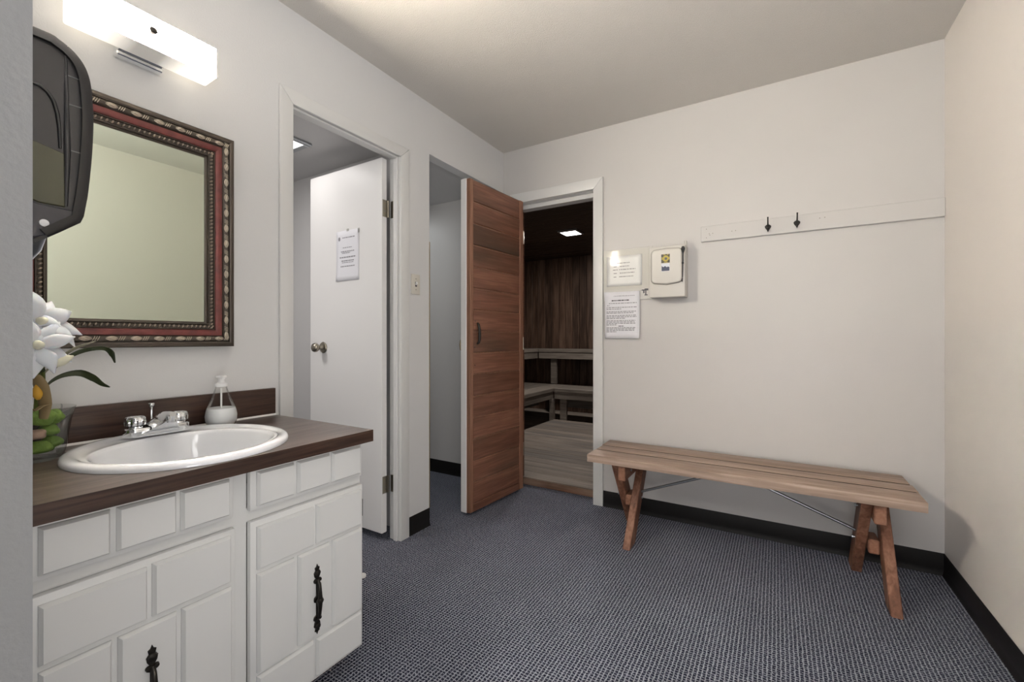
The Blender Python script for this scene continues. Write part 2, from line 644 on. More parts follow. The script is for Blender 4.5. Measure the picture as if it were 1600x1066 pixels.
# the open white closet door
DY0, DY1 = 1.620, 1.655
door = thing('door_1', 'white flush door standing open inside the closet doorway with a posted notice', 'door', (L - LT, 1.65, 0), kind='structure')
obj('door_leaf', bx(-2.395, -1.783, DY0, DY1, .045, 2.036, bev=.002), M['door_white'], door)
kn = obj('door_knob', lathe(bm_new(), [(.0, 0), (.031, 0), (.033, .004), (.029, .009), (.0135, .012), (.0105, .022), (.011, .032), (.020, .040), (.0255, .049), (.0265, .058), (.023, .067), (.014, .073), (0, .0745)],
                                28, (0, 0, 0), 'Y'), M['nickel'], door, 40, world_co=False, label='aged brass-grey round knob')
for v in kn.data.vertices:
    v.co.y = -v.co.y
kn.data.flip_normals()
kn.location = Vector((-2.268, DY0, 1.026)) - ORG[door]
for z in (1.725, .255):
    h = obj('hinge', bx(-1.783, -1.7805, DY0 + .004, DY1 - .002, z, z + .09), M['nickel'], door)
    b = bm_new()
    tube(b, [(-1.7785, DY1 + .004, z), (-1.7785, DY1 + .004, z + .09)], .0055, 10)
    obj('hinge_pin', b, M['nickel'], h, 40)
    b = bm_new()
    box(b, -1.776, -1.744, 1.6755, 1.679, z, z + .09)
    obj('hinge_leaf', b, M['nickel'], h)
    for dz in (.018, .045, .072):
        obj('screw', lathe(bm_new(), [(.004, 0), (.003, .0012), (0, .0014)], 10, (-1.7805, DY0 + .017 + (.006 if dz == .045 else 0), z + dz), 'X'), M['brass'], h, 40)

# closet recessed light
lt = thing('ceiling_light', 'square recessed lamp glowing in the low closet ceiling', 'ceiling light', (-2.30, 1.37, CZ))
b = bm_new()
for (x0, x1, y0, y1) in ((-2.415, -2.385, 1.25, 1.49), (-2.215, -2.185, 1.25, 1.49), (-2.385, -2.215, 1.25, 1.28), (-2.385, -2.215, 1.46, 1.49)):
    box(b, x0, x1, y0, y1, CZ - .014, CZ, bev=.003)
obj('trim_ring', b, M['steel'], lt)
obj('diffuser', bx(-2.385, -2.215, 1.28, 1.46, CZ - .008, CZ - .001), emit('lamp_diffuser', (1, .97, .94), 3.0), lt)

# light switch on the pier
sw = thing('light_switch', 'ivory toggle light switch on the pier beside the closet doorway', 'light switch', (L, 1.80, 1.378))
obj('cover_plate', bx(L, L + .006, 1.766, 1.834, 1.323, 1.435, bev=.003, seg=2), M['ivory'], sw, 40)
b = bm_new()
box(b, -.005, .013, -.0045, .0045, -.004, .011, bev=.002)
tg = obj('toggle', b, M['white_pl'], sw, world_co=False)
tg.location = (.006, 0, 0)
tg.rotation_euler = (0, math.radians(-22), 0)
for dz in (-.030, .030):
    obj('screw', lathe(bm_new(), [(.0035, 0), (.003, .001), (0, .0012)], 10, (L + .006, 1.80, 1.379 + dz), 'X'), M['nickel'], sw, 40)
obj('toggle_frame', bx(L + .006, L + .0068, 1.7935, 1.8065, 1.366, 1.392), M['black'], sw)

# corner guard on the pier edge by the alcove
g = thing('corner_guard', 'slim brown corner strip on the pier edge facing the alcove', 'trim strip', (L, AL0, .1), kind='structure')
b = bm_new()
prism(b, [(0, 0), (.003, 0), (.003, .004), (-.02, .004), (-.02, .001), (0, .001)], lambda a, c, d: Vector((L + a, AL0 + c - .0005, d)), .1, 1.637)
obj('strip', b, M['brass'], g)

# ------------------------------------------------------------------ sauna doorway
root = thing('trim_3', 'white painted casing around the sauna doorway', 'door trim', kind='structure')


def fb(a, z, d):
    return Vector((a, B - d, z))


for poly in ([(-1.650, 0), (-1.585, 0), (-1.585, 2.048), (-1.650, 2.118)], [(-1.018, 0), (-.953, 0), (-.953, 2.118), (-1.018, 2.048)],
             [(-1.585, 2.048), (-1.018, 2.048), (-.953, 2.118), (-1.650, 2.118)]):
    b = bm_new()
    prism(b, poly, fb, 0, .018, .004, 2)
    obj('casing_board', b, M['trim'], root, 35)
root = thing('trim_4', 'white and brown wooden lining of the sauna doorway', 'door trim', kind='structure')
obj('jamb_board', bx(-1.612, -1.590, B + .0, B + .045, 0, 2.06), M['trim'], root)
obj('jamb_board', bx(-1.612, -1.608, B + .045, B + .12, .0, 2.06), M['door_board'], root, label='brown cedar inner lining')
obj('jamb_board', bx(-1.017, -1.000, B + .0, B + .12, .0, 2.06), M['trim'], root)
obj('head_board', bx(-1.590, -1.017, B + .0, B + .12, 2.047, 2.06), M['trim'], root)
obj('head_stop', bx(-1.608, -1.017, B + .05, B + .12, 2.017, 2.047, bev=.002), M['trim'], root)
sl = thing('trim_5', 'worn brown wooden sill across the foot of the sauna doorway', 'door sill', kind='structure')
obj('sill_face', bx(-1.608, -1.017, B + .100, B + .120, 0, .049, bev=.004), M['sill'], sl)
obj('sill_board', bx(-1.608, -1.017, B + .098, B + .124, .049, .058, bev=.002), M['sauna_floor'], sl, label='grey worn sill top')

# sauna room
SX0, SX1, SY1, SZ = -3.36, -.45, 6.0, 2.30
bm = bm_new()
box(bm, SX0 - .1, SX1 + .1, B + .12, SY1 + .1, -.06, 0)
sfl = struct('floor_sauna', bm, M['sauna_floor'], 'grey brown board floor of the sauna', 'floor')
n = 18
w = (5.03 - 2.842) / n
fbm = bx(-2.42, SX1, 0, w - .004, 0, .056, bev=.003)
proto = obj('floor_board', fbm, M['sauna_floor'], sfl, loc=(0, 2.842, .001))
for i in range(1, n):
    copy_part(proto, sfl, (0, 2.842 + i * w, .001))

bm = bx(SX0, SX1, SY1 + .02, SY1 + .1, 0, SZ)
sw_b = struct('wall_sauna_back', bm, M['sauna_wall'], 'dark stained vertical board wall at the back of the sauna', 'wall')
n = 26
w = (SX1 - SX0) / n
bbm = bx(.001, w - .003, -.012, .02, 0, SZ, bev=.004)
proto = obj('wall_board', bbm, M['sauna_wall'], sw_b, loc=(SX0, SY1, 0))
for i in range(1, n):
    copy_part(proto, sw_b, (SX0 + i * w, SY1 + random.uniform(-.002, .004), 0))
bm = bx(SX0 - .1, SX0, B + .12, SY1, 0, SZ)
struct('wall_sauna_left', bm, M['sauna_wall'], 'dark stained wall at the left of the sauna', 'wall')
bm = bx(SX1, SX1 + .1, B + .12, SY1, 0, SZ)
struct('wall_sauna_right', bm, M['sauna_wall'], 'dark stained wall at the right of the sauna', 'wall')
bm = bx(SX0, SX1, B + .12, SY1, SZ + .01, SZ + .08)
sc_ = struct('ceiling_sauna', bm, M['sauna_ceil'], 'dark board ceiling of the sauna with a square lamp', 'ceiling')
n = 22
w = (SY1 - 2.84) / n
cbm = bx(SX0, SX1, .001, w - .003, -.012, .012, bev=.004)
proto = obj('ceiling_board', cbm, M['sauna_ceil'], sc_, loc=(0, 2.84, SZ))
for i in range(1, n):
    copy_part(proto, sc_, (0, 2.84 + i * w, SZ + random.uniform(-.002, .002)))

# sauna ceiling lamp
sl = thing('ceiling_light', 'bright square lamp on the dark sauna ceiling', 'ceiling light', (-1.99, 4.58, SZ - .012))
b = bm_new()
lathe(b, [(.165, 0), (.165, -.012), (.155, -.018), (.13, -.018), (.13, 0)], 4, (-1.99, 4.58, SZ - .012))
bmesh.ops.rotate(b, verts=b.verts, cent=(-1.99, 4.58, SZ), matrix=Matrix.Rotation(PI / 4, 3, 'Z'))
obj('trim_ring', b, M['steel'], sl)
b = bx(-2.08, -1.90, 4.49, 4.67, SZ - .026, SZ - .013)
obj('diffuser', b, emit('sauna_diffuser', (1, .98, .96), 9.0), sl)


# sauna benches (L-shaped, two tiers)
def tier(name, z, front_y, front_x, y_start, label, depth, th=.045, fas=.09, back_y=6.0, back_x=SX0):
    root = thing(name, label, 'sauna bench', (-2.0, front_y, z))
    n = 4
    w = depth / n
    for i in range(n):
        obj('seat_board', bx(front_x - .0 + .001, SX1 - .002, front_y + i * w + .002, front_y + (i + 1) * w - .002, z - th, z, bev=.004), M['sauna_bench'], root)
    wl = (front_x - back_x) / n
    for i in range(n):
        obj('seat_board', bx(back_x + .002 + i * wl, back_x + (i + 1) * wl - .002, y_start, front_y + depth, z - th, z, bev=.004), M['sauna_bench_y'], root)
    obj('fascia', bx(front_x, SX1 - .002, front_y + .012, front_y + .045, z - th - fas, z - th, bev=.003), M['sauna_bench'], root)
    obj('fascia', bx(front_x - .045, front_x - .012, y_start, front_y + .012, z - th - fas, z - th, bev=.003), M['sauna_bench_y'], root)
    return root


M['sauna_bench_y'] = wood('grey_bench_board_long', (.095, .077, .063), (.155, .128, .106), (.225, .19, .16), 'Y', 55, .5, .35, None, .0006, .15)
lo = tier('sauna_bench', .45, 5.03, -2.42, 4.1, 'lower grey wooden L-shaped bench inside the sauna', .47)
up = tier('sauna_bench', .935, 5.50, -2.89, 4.1, 'upper grey wooden L-shaped bench inside the sauna', .475)
for x in (-2.72, -1.9, -1.1):
    obj('support_post', bx(x, x + .09, 5.55, 5.59, .45, .80, bev=.003), M['sauna_bench'], up)
for y in (4.3,):
    obj('support_post', bx(-2.96, -2.92, y, y + .09, .45, .80, bev=.003), M['sauna_bench'], up)
for x in (-2.36, -1.75, -1.1):
    obj('support_post', bx(x, x + .09, 5.08, 5.12, .0 if x > -2.42 else 0, .315, bev=.003), M['sauna_bench'], lo)
for y in (4.1, 5.0):
    obj('support_post', bx(-2.472, -2.43, y, y + .09, 0, .315, bev=.003), M['sauna_bench'], lo)
obj('lower_rail', bx(-2.42, SX1 - .01, 5.46, 5.50, .15, .27, bev=.003), M['sauna_bench'], lo)
obj('lower_rail', bx(-2.9, -2.86, 4.12, 5.46, .15, .27, bev=.003), M['sauna_bench_y'], lo)

# the open sauna door (leaf in its own turned frame)
HX, HY = -1.535, 2.705
ang = math.atan2(2.122 - HY, -1.580 - HX)
sd = thing('door_2', 'heavy sauna door standing open, horizontal cedar boards inside and white edge', 'door', (HX, HY, 0), ang, kind='structure')
LEN = math.hypot(2.122 - HY, -1.580 - HX)


def dobj(name, bm, mat, parent=sd, **k):
    return obj(name, bm, mat, parent, world_co=False, **k)


X0 = .016
dobj('door_slab', bx(X0, LEN, -.074, -.028, .018, 2.052, bev=.0025), M['door_white'], label='white painted outer face and edge')
dobj('cedar_edge', bx(X0, LEN - .003, -.028, -.006, .022, 2.048), M['door_stile'], label='bare cedar core along the edge')
dobj('stile', bx(LEN - .034, LEN - .004, -.006, .0, .022, 2.048, bev=.002), M['door_stile'])
dobj('stile', bx(X0, X0 + .042, -.006, .004, .022, 2.048, bev=.003), M['door_stile'])
dobj('bottom_rail', bx(X0 + .042, LEN - .034, -.006, .001, .022, .070, bev=.002), M['door_board'])
nb = 15
z0, z1 = .070, 2.048
bh = (z1 - z0) / nb
pb = bm_new()
prism(pb, [(0, 0), (bh - .0045, 0), (bh - .0045, .006), (bh - .009, .011), (.005, .011), (0, .006)], lambda a, c, d: Vector((d, -.012 + c, a)), X0 + .043, LEN - .035)
pb0 = dobj('door_board', pb, M['door_board'])
pb0.location = (0, 0, z0)
for i in range(1, nb):
    copy_part(pb0, sd, (0, random.uniform(-.0015, .0012), z0 + i * bh))
# dark bar standing in for the shade of a recessed finger slot; catch
b = bm_new()
zz = 1.105
tube(b, [(LEN - .072, -.002, zz + .068), (LEN - .074, .008, zz + .058), (LEN - .076, .012, zz + .03), (LEN - .078, .013, zz), (LEN - .078, .012, zz - .03), (LEN - .076, .008, zz - .05), (LEN - .070, -.002, zz - .06)],
     [.007, .008, .009, .0095, .009, .008, .006], 8)
dobj('pull_handle', b, M['bronze'], smooth=40, label='dark bar standing in for the shaded recessed finger slot')
for (dx, dz) in ((-.048, 1.025), (-.048, .915), (-.05, 1.185)):
    dobj('screw', lathe(bm_new(), [(.0035, 0), (.003, .0015), (0, .0018)], 8, (LEN + dx, -.001, dz), 'Y'), M['black'])
b = bm_new()
box(b, LEN - .06, LEN - .02, -.0785, -.0735, .985, 1.09, bev=.002)
ct = dobj('catch_plate', b, M['brass'], label='brass catch plate on the white edge')
b = bm_new()
tube(b, [(LEN - .03, -.076, 1.0), (LEN - .02, -.092, 1.01), (LEN - .02, -.096, 1.04), (LEN - .02, -.092, 1.065), (LEN - .03, -.076, 1.075)], .006, 8)
obj('catch_pull', b, M['brass'], ct, 40, world_co=False)
for z in (.25, 1.0, 1.75):
    b = bm_new()
    tube(b, [(.006, -.004, z), (.006, -.004, z + .09)], .006, 10)
    hh = dobj('hinge', b, M['nickel'], smooth=40)

# ------------------------------------------------------------------ vanity cabinet
VX = -1.187       # face frame front
van = thing('vanity_cabinet', 'white painted vanity cabinet with basket-weave raised panel doors', 'cabinet', (-1.45, .54, 0))
b = bm_new()
FRM = [(.0931, .225, .065, .736), (.585, .619, .065, .736), (.974, .982, .065, .736), (.225, .585, .726, .736), (.619, .974, .726, .736), (.225, .585, .596, .632), (.619, .974, .596, .632), (.225, .585, .065, .075), (.619, .974, .065, .075)]
for y0, y1, z0_, z1_ in FRM:
    box(b, VX - .02, VX, y0, y1, z0_, z1_)
bmesh.ops.remove_doubles(b, verts=b.verts, dist=1e-5)
obj('face_frame', b, M['cab'], van)
obj('side_panel', bx(L + .002, VX - .02, .0931, .110, .065, .736), M['cab'], van)
obj('side_panel', bx(L + .002, VX - .02, .965, .982, .065, .736), M['cab'], van)
obj('bottom_panel', bx(L + .002, VX - .02, .110, .965, .065, .083), M['cab'], van)
obj('back_panel', bx(L + .002, L + .010, .110, .965, .083, .736), M['cab'], van)
obj('toe_kick', bx(L + .002, VX - .06, .0931, .972, 0, .065), M['sill'], van, label='dark brown recessed toe kick')


def raised(x0, y0, y1, z0, z1, parent, nm='raised_panel', t=.013, bev=.005):
    b = bm_new()
    s = bev
    prism(b, [(y0, z0), (y1, z0), (y1, z1), (y0, z1)], lambda a, z, d: Vector((x0 + d, a, z)), 0, t * .35)
    vs = []
    prism2 = [(y0 + .0, z0 + .0), (y1, z0), (y1, z1), (y0, z1)]
    base = [b.verts.new((x0 + t * .35, y, z)) for y, z in prism2]
    top = [b.verts.new((x0 + t, y + (s if i in (0, 3) else -s), z + (s if i in (0, 1) else -s))) for i, (y, z) in enumerate(prism2)]
    b.faces.new(top)
    for i in range(4):
        b.faces.new((base[i], base[(i + 1) % 4], top[(i + 1) % 4], top[i]))
    bmesh.ops.remove_doubles(b, verts=b.verts, dist=1e-5)
    # drop the hidden inner quad
    return obj(nm, b, M['cab'], parent)


def ornate_pull(xf, yc, zc, parent):
    """black antique strap pull: pierced back plates at both ends, a bowed grip with a boss"""
    hh = .103
    b = bm_new()
    prof = [(0, 1.0), (.10, .93), (.26, .90), (.20, .82), (.36, .76), (.30, .66), (.14, .58), (.40, .545), (.34, .48), (.12, .44),
            (.12, .10), (.33, .06), (.36, 0)]
    right = [(y * .030, z * hh) for y, z in prof]
    poly = right + [(y, -z) for y, z in right[-2::-1]]
    left = [(-y, z) for y, z in poly[::-1]][1:-1]
    prism(b, poly + left, lambda a, z, d: Vector((xf + d, yc + a, zc + z)), 0, .004, .001, 1)
    p = obj('pull_handle', b, M['bronze'], parent, label='black antique wrought handle')
    b = bm_new()
    tube(b, [(xf + .004, yc, zc + .055), (xf + .012, yc, zc + .048), (xf + .015, yc, zc + .025), (xf + .016, yc, zc), (xf + .015, yc, zc - .025), (xf + .012, yc, zc - .048), (xf + .004, yc, zc - .055)],
         [.005, .0052, .006, .0075, .006, .0052, .005], 8)
    lathe(b, [(.0, -.007), (.008, -.006), (.0105, 0), (.008, .006), (0, .007)], 12, (xf + .016, yc, zc))
    for s in (-1, 1):
        lathe(b, [(.0095, .003), (.008, .008), (.003, .010), (0, .0102)], 10, (xf, yc, zc + s * .078), 'X')
        lathe(b, [(.006, .003), (.005, .007), (0, .008)], 10, (xf, yc - .007, zc + s * .056), 'X')
        lathe(b, [(.006, .003), (.005, .007), (0, .008)], 10, (xf, yc + .007, zc + s * .056), 'X')
    obj('grip', b, M['bronze'], p, 50)


PANELS = [(.634, .797, .470, .582), (.806, .966, .470, .585), (.634, .738, .199, .458), (.748, .851, .203, .458), (.861, .968, .197, .458),
          (.634, .797, .080, .190), (.806, .968, .080, .188)]
for dy, lab in ((0, 0), (-.3965, 1)):
    d = obj('cabinet_door', bx(VX + .001, VX + .019, .619 + dy, .9785 + dy, .067, .598, bev=.003, seg=2), M['cab'], van, 40)
    for y0, y1, z0_, z1_ in PANELS:
        raised(VX + .019, y0 + dy, y1 + dy, z0_, z1_, d)
    ornate_pull(VX + .0318, .800 + dy + .002, .312, d)
    for z in ((.14, .49) if dy == 0 else ()):
        b = bm_new()
        tube(b, [(VX + .012, .981 + dy, z), (VX + .012, .981 + dy, z + .055)], .0035, 8)
        obj('hinge', b, M['black'], d)
    f = obj('drawer_front', bx(VX + .001, VX + .019, .619 + dy, .9745 + dy, .626, .737, bev=.003, seg=2), M['cab'], van, 40)
    for y0, y1 in ((.634, .736), (.746, .850), (.859, .963)):
        raised(VX + .019, y0 + dy, y1 + dy, .637, .727, f)

# countertop with sink cut-out, backsplash
CTZ = .776
SKX, SKY, SA, SB = -1.405, .573, .250, .258     # sink centre, half length in Y, half depth in X
ctop = thing('countertop', 'dark walnut laminate countertop with backsplash along the wall', 'countertop', (-1.43, .54, .736))
b = bm_new()
outer = [(L + .002, .0931), (-1.140, .0931), (-1.140, .998), (L + .002, .998)]
K = 48
inner = [(SKX + (SB - .025) * math.cos(2 * PI * k / K), SKY + (SA - .025) * math.sin(2 * PI * k / K)) for k in range(K)]
for z, flip in ((CTZ, False), (.738, True)):
    ov = []
    for i in range(4):
        a, c = Vector(outer[i]), Vector(outer[(i + 1) % 4])
        for t in range(12):
            ov.append(b.verts.new((*(a.lerp(c, t / 12)), z)))
    iv = [b.verts.new((x, y, z)) for x, y in inner]
    # match ring to ring by angle
    ov.sort(key=lambda v: math.atan2(v.co.y - SKY, v.co.x - SKX))
    iv.sort(key=lambda v: math.atan2(v.co.y - SKY, v.co.x - SKX))
    for i in range(K):
        b.faces.new((ov[i], ov[(i + 1) % K], iv[(i + 1) % K], iv[i]))
    if flip:
        for i in range(K):
            b.faces.new((keep_o[i], keep_o[(i + 1) % K], ov[(i + 1) % K], ov[i]))
            b.faces.new((keep_i[i], keep_i[(i + 1) % K], iv[(i + 1) % K], iv[i]))
    keep_o, keep_i = ov, iv
obj('top_slab', b, M['laminate'], ctop)
obj('backsplash', bx(L + .001, L + .020, .0931, .998, CTZ, .8815, bev=.0015), M['laminate_edge'], ctop)
obj('front_edge', bx(-1.1405, -1.1385, .0931, .998, .7385, CTZ + .0003), M['laminate_edge'], ctop, label='dark brown front edge band')
b = bm_new()
prism(b, [(0, 0), (.006, 0), (0, .006)], lambda a, c, d: Vector((L + .020 + a, d, CTZ + c)), .0931, .998)
obj('caulk_line', b, M['caulk'], ctop, label='white caulk line along the backsplash foot')

# sink
sk = thing('sink', 'white oval drop-in sink set in the dark countertop', 'sink', (SKX, SKY, CTZ))
prof = [(1.0, .0), (1.0, .006), (.985, .013), (.955, .0165), (.915, .0165), (.885, .013), (.865, .010), (.845, .011), (.825, .010), (.80, .0), (.76, -.03), (.70, -.07), (.58, -.11), (.40, -.13), (.15, -.138), (.09, -.14)]
b = bm_new()
rings = []
for r, h in prof:
    ring = []
    for k in range(64):
        a = 2 * PI * k / 64
        off = .0
        rx, ry = SB * r, SA * r
        cx = SKX
        if r < .87:                      # bowl shifted to the front, leaving a faucet deck behind
            s = (.87 - .82) if r > .81 else .03
            cx = SKX + .025
            rx = (SB - .035) * r
        ring.append(b.verts.new((cx + rx * math.cos(a), SKY + ry * math.sin(a), CTZ + .0005 + h)))
    rings.append(ring)
for i in range(len(rings) - 1):
    for k in range(64):
        b.faces.new((rings[i][k], rings[i][(k + 1) % 64], rings[i + 1][(k + 1) % 64], rings[i + 1][k]))
b.faces.new(rings[-1])
obj('basin', b, M['porcelain'], sk, 60)
b = bm_new()
lathe(b, [(.0, -.1385), (.014, -.1385), (.020, -.1365), (.022, -.138), (.022, -.141), (0, -.141)][::-1], 24, (SKX + .025, SKY, CTZ + .001))
obj('drain', b, M['chrome'], sk, 40)
b = bm_new()
lathe(b, [(.0, .0), (.010, 0), (.010, .003), (0, .003)], 16, (SKX + .025 - (SB - .035) * .78, SKY + .06, CTZ - .012), 'X')
obj('overflow_slot', b, M['caulk'], sk, 40)

# faucet: two chrome knob handles on a centre-set base with a swooping spout
FX, FY, FZ = -1.590, .572, CTZ + .0155
fc = thing('faucet', 'chrome two-handle faucet behind the sink bowl', 'faucet', (FX, FY, FZ))
b = bm_new()
K = 16
pl = []
for k in range(K + 1):
    a = -PI / 2 + PI * k / K
    pl.append((.028 * math.sin(a), .055 + .026 * math.cos(a)))
poly = [(x, y) for x, y in pl] + [(-x, -y) for x, y in pl]
prism(b, poly, lambda a, c, d: Vector((FX + a, FY + c, FZ + d)), 0, .027, .005, 3)
obj('base', b, M['chrome'], fc, 40)
b = bm_new()
# swoop: lofted sections in the Y-Z plane marching forward (+X)
secs = []
for t in range(9):
    u = t / 8
    x = FX - .012 + u * .115
    zt = .030 + .040 * math.sin(min(1, u * 1.25) * PI / 2)           # top
    zb = 0.0 if u < .25 else .047 * (u - .25) / .75
    wd = .050 * (1 - u) ** 1.6 + .0155
    wb = .062 * (1 - u) ** 1.3 + .012
    ring = []
    for (yy, zz_) in ((-wb, zb), (-wb * .6, zb + (zt - zb) * .25), (-wd * .55, zb + (zt - zb) * .75), (-wd * .3, zt), (wd * .3, zt), (wd * .55, zb + (zt - zb) * .75), (wb * .6, zb + (zt - zb) * .25), (wb, zb)):
        ring.append(b.verts.new((x, FY + yy, FZ + zz_ + .004)))
    secs.append(ring)
for i in range(8):
    for k in range(8):
        b.faces.new((secs[i][k], secs[i][(k + 1) % 8], secs[i + 1][(k + 1) % 8], secs[i + 1][k]))
b.faces.new(secs[0][::-1])
b.faces.new(secs[-1])
obj('spout', b, M['chrome'], fc, 60)
b = bm_new()
lathe(b, [(.0, -.014), (.012, -.014), (.0125, .0), (.013, .004), (0, .006)], 20, (FX + .092, FY, FZ + .058))
obj('aerator', b, M['chrome'], fc, 40)
for s in (-1, 1):
    b = bm_new()
    sg = 40
    for (r, h) in [(.014, .027), (.014, .032)]:
        pass
    lathe(b, [(.0, .026), (.019, .026), (.0185, .031), (.014, .033)], 24, (FX, FY + s * .053, FZ))
    h_ = obj('handle', b, M['chrome'], fc, 40)
    b = bm_new()
    rr = []
    for (r, h) in [(.016, .032), (.0245, .034), (.0255, .044), (.0245, .054), (.021, .0585), (.012, .061)]:
        ring = []
        for k in range(sg):
            a = 2 * PI * k / sg
            q = r * (1 - (.10 if .033 < h < .056 else .04) * (k % 5 == 0 or k % 5 == 1) * (1 if k % 5 == 0 else .5))
            ring.append(b.verts.new((FX + q * math.cos(a), FY + s * .053 + q * math.sin(a), FZ + h)))
        rr.append(ring)
    for i in range(len(rr) - 1):
        for k in range(sg):
            b.faces.new((rr[i][k], rr[i][(k + 1) % sg], rr[i + 1][(k + 1) % sg], rr[i + 1][k]))
    b.faces.new(rr[-1])
    b.faces.new(rr[0][::-1])
    obj('fluted_knob', b, M['chrome'], h_, 40)
b = bm_new()
lathe(b, [(.0032, .02), (.0032, .068), (.003, .074), (.0062, .080), (.0085, .086), (.008, .089), (0, .0895)], 16, (FX - .030, FY - .004, FZ))
obj('lift_rod', b, M['chrome'], fc, 40)

# soap dispenser
SPX, SPY = -1.640, .772
sp = thing('soap_bottle', 'pear-shaped clear pump bottle half full of white soap by the backsplash', 'soap bottle', (SPX, SPY, CTZ))
bp = [(0, .0), (.033, 0), (.041, .004), (.0475, .018), (.049, .034), (.046, .052), (.038, .075), (.029, .098), (.021, .118), (.0175, .130), (.0165, .136)]
obj('bottle', lathe(bm_new(), bp, 32, (SPX, SPY, CTZ + .0005), cap=False), M['bottle'], sp, 60)
lp = [(0, .002)] + [(r - .0018, h + .002) for r, h in bp[1:5]] + [(.0445, .052), (.0415, .062), (0, .062)]
obj('liquid_soap', lathe(bm_new(), lp, 32, (SPX, SPY, CTZ + .0005)), simple('white_soap', (.93, .95, .97), .3, 0, .4), sp, 60)
b = bm_new()
lathe(b, [(.003, .012), (.003, .13)], 10, (SPX, SPY, CTZ))
obj('dip_tube', b, M['white_pl'], sp, 50)
b = bm_new()
lathe(b, [(.0, .1355), (.0185, .1355), (.0190, .139), (.0185, .1455), (.0135, .1475), (.0105, .150), (.0095, .153), (.0092, .162), (.0105, .1645), (.0155, .1655), (.0175, .1685), (.015, .1725), (.0, .174)], 24, (SPX, SPY, CTZ))
tube(b, [(SPX, SPY, CTZ + .168), (SPX + .020, SPY - .004, CTZ + .1685), (SPX + .030, SPY - .006, CTZ + .165)], [.006, .005, .0042], 8)
obj('pump_head', b, M['white_pl'], sp, 40)

# ------------------------------------------------------------------ mirror
MY0, MY1, MZ0, MZ1 = .280, .837, 1.049, 1.795
mir = thing('wall_mirror', 'rectangular mirror in a bronze, red and beaded ornate frame over the vanity', 'mirror', (L, (MY0 + MY1) / 2, MZ0))


def ring_sweep(prof):
    """mitred sweep of (inset from outer edge, height off wall) around the mirror"""
    b = bm_new()
    rings = []
    for c in range(4):
        sy, sz = ((1, 1), (-1, 1), (-1, -1), (1, -1))[c]
        y, z = ((MY0, MZ0), (MY1, MZ0), (MY1, MZ1), (MY0, MZ1))[c]
        rings.append([b.verts.new((L + h, y + sy * i, z + sz * i)) for i, h in prof])
    n = len(prof)
    for c in range(4):
        a, d = rings[c], rings[(c + 1) % 4]
        for k in range(n - 1):
            b.faces.new((a[k], a[k + 1], d[k + 1], d[k]))
    return b


M['frame_dark'] = simple('dark_bronze_frame', (.055, .043, .033), .38, .35, .5)
M['frame_gilt'] = simple('worn_gilt', (.50, .44, .36), .32, .75, .5)


def redband():
    m, nt, b = new_mat('red_lacquer')
    co, _ = coords(nt, False)
    n = N(nt, 'ShaderNodeTexNoise')
    n.inputs['Scale'].default_value = 35
    n.inputs['Detail'].default_value = 5
    nt.links.new(co, n.inputs['Vector'])
    nt.links.new(ramp(nt, n.outputs['Fac'], [(.3, (.085, .014, .012)), (.7, (.165, .030, .027))]), b.inputs['Base Color'])
    b.inputs['Roughness'].default_value = .33
    return m


M['frame_red'] = redband()
obj('outer_moulding', ring_sweep([(0, .001), (0, .030), (.003, .034), (.012, .036), (.017, .034), (.018, .028)]), M['frame_dark'], mir, 30)
cb = obj('carved_band', ring_sweep([(.018, .024), (.0195, .033), (.024, .0355), (.030, .034), (.036, .027), (.038, .022)]), M['frame_dark'], mir, 40)
obj('red_band', ring_sweep([(.038, .022), (.039, .0265), (.048, .0265), (.0575, .022), (.059, .018)]), M['frame_red'], mir, 30, label='dark red lacquered band')
bd = obj('beaded_band', ring_sweep([(.059, .016), (.060, .022), (.062, .022), (.064, .017), (.074, .014), (.077, .0185), (.079, .0185), (.081, .010), (.086, .008), (.086, .004)]), M['frame_dark'], mir, 30)
# carved leaf motifs: one mesh, copied round the frame
b = bm_new()
for q in range(2):
    pts, rs = [], []
    for t in range(7):
        u = t / 6
        pts.append((0, -.020 + u * .028, (1 if q else -1) * .0042 * math.sin(u * PI) + (.001 if q else -.001)))
        rs.append(.0009 + .0017 * math.sin(u * PI))
    tube(b, pts, rs, 6)
tube(b, [(-.001, -.018, -.002), (.0005, -.010, .0015), (.0005, -.003, -.0015), (-.001, .006, .0015)], [.001, .0042, .0040, .001], 6)
for q in range(3):
    y = .012 + q * .0052
    tube(b, [(0, y - .003, -.0065), (.001, y, 0), (0, y + .003, .0065)], [.0008, .0019, .0009], 6)
leaf0 = obj('carved_leaf', b, M['frame_gilt'], cb, 60, world_co=False)
spots = []
for side, (a0, a1) in enumerate(((MY0 + .045, MY1 - .045), (MZ0 + .045, MZ1 - .045), (MY0 + .045, MY1 - .045), (MZ0 + .045, MZ1 - .045))):
    n = 9 if side in (0, 2) else 13
    for i in range(n):
        t = a0 + (a1 - a0) * i / (n - 1)
        spots.append({0: (t, MZ0 + .028, 0), 1: (MY1 - .028, t, PI / 2), 2: (t, MZ1 - .028, 0), 3: (MY0 + .028, t, PI / 2)}[side])
for i, (y, z, r) in enumerate(spots):
    o = leaf0 if i == 0 else copy_part(leaf0, cb)
    o.location = Vector((L + .0345, y, z)) - ORG[mir]
    o.rotation_euler = (r, 0, 0)
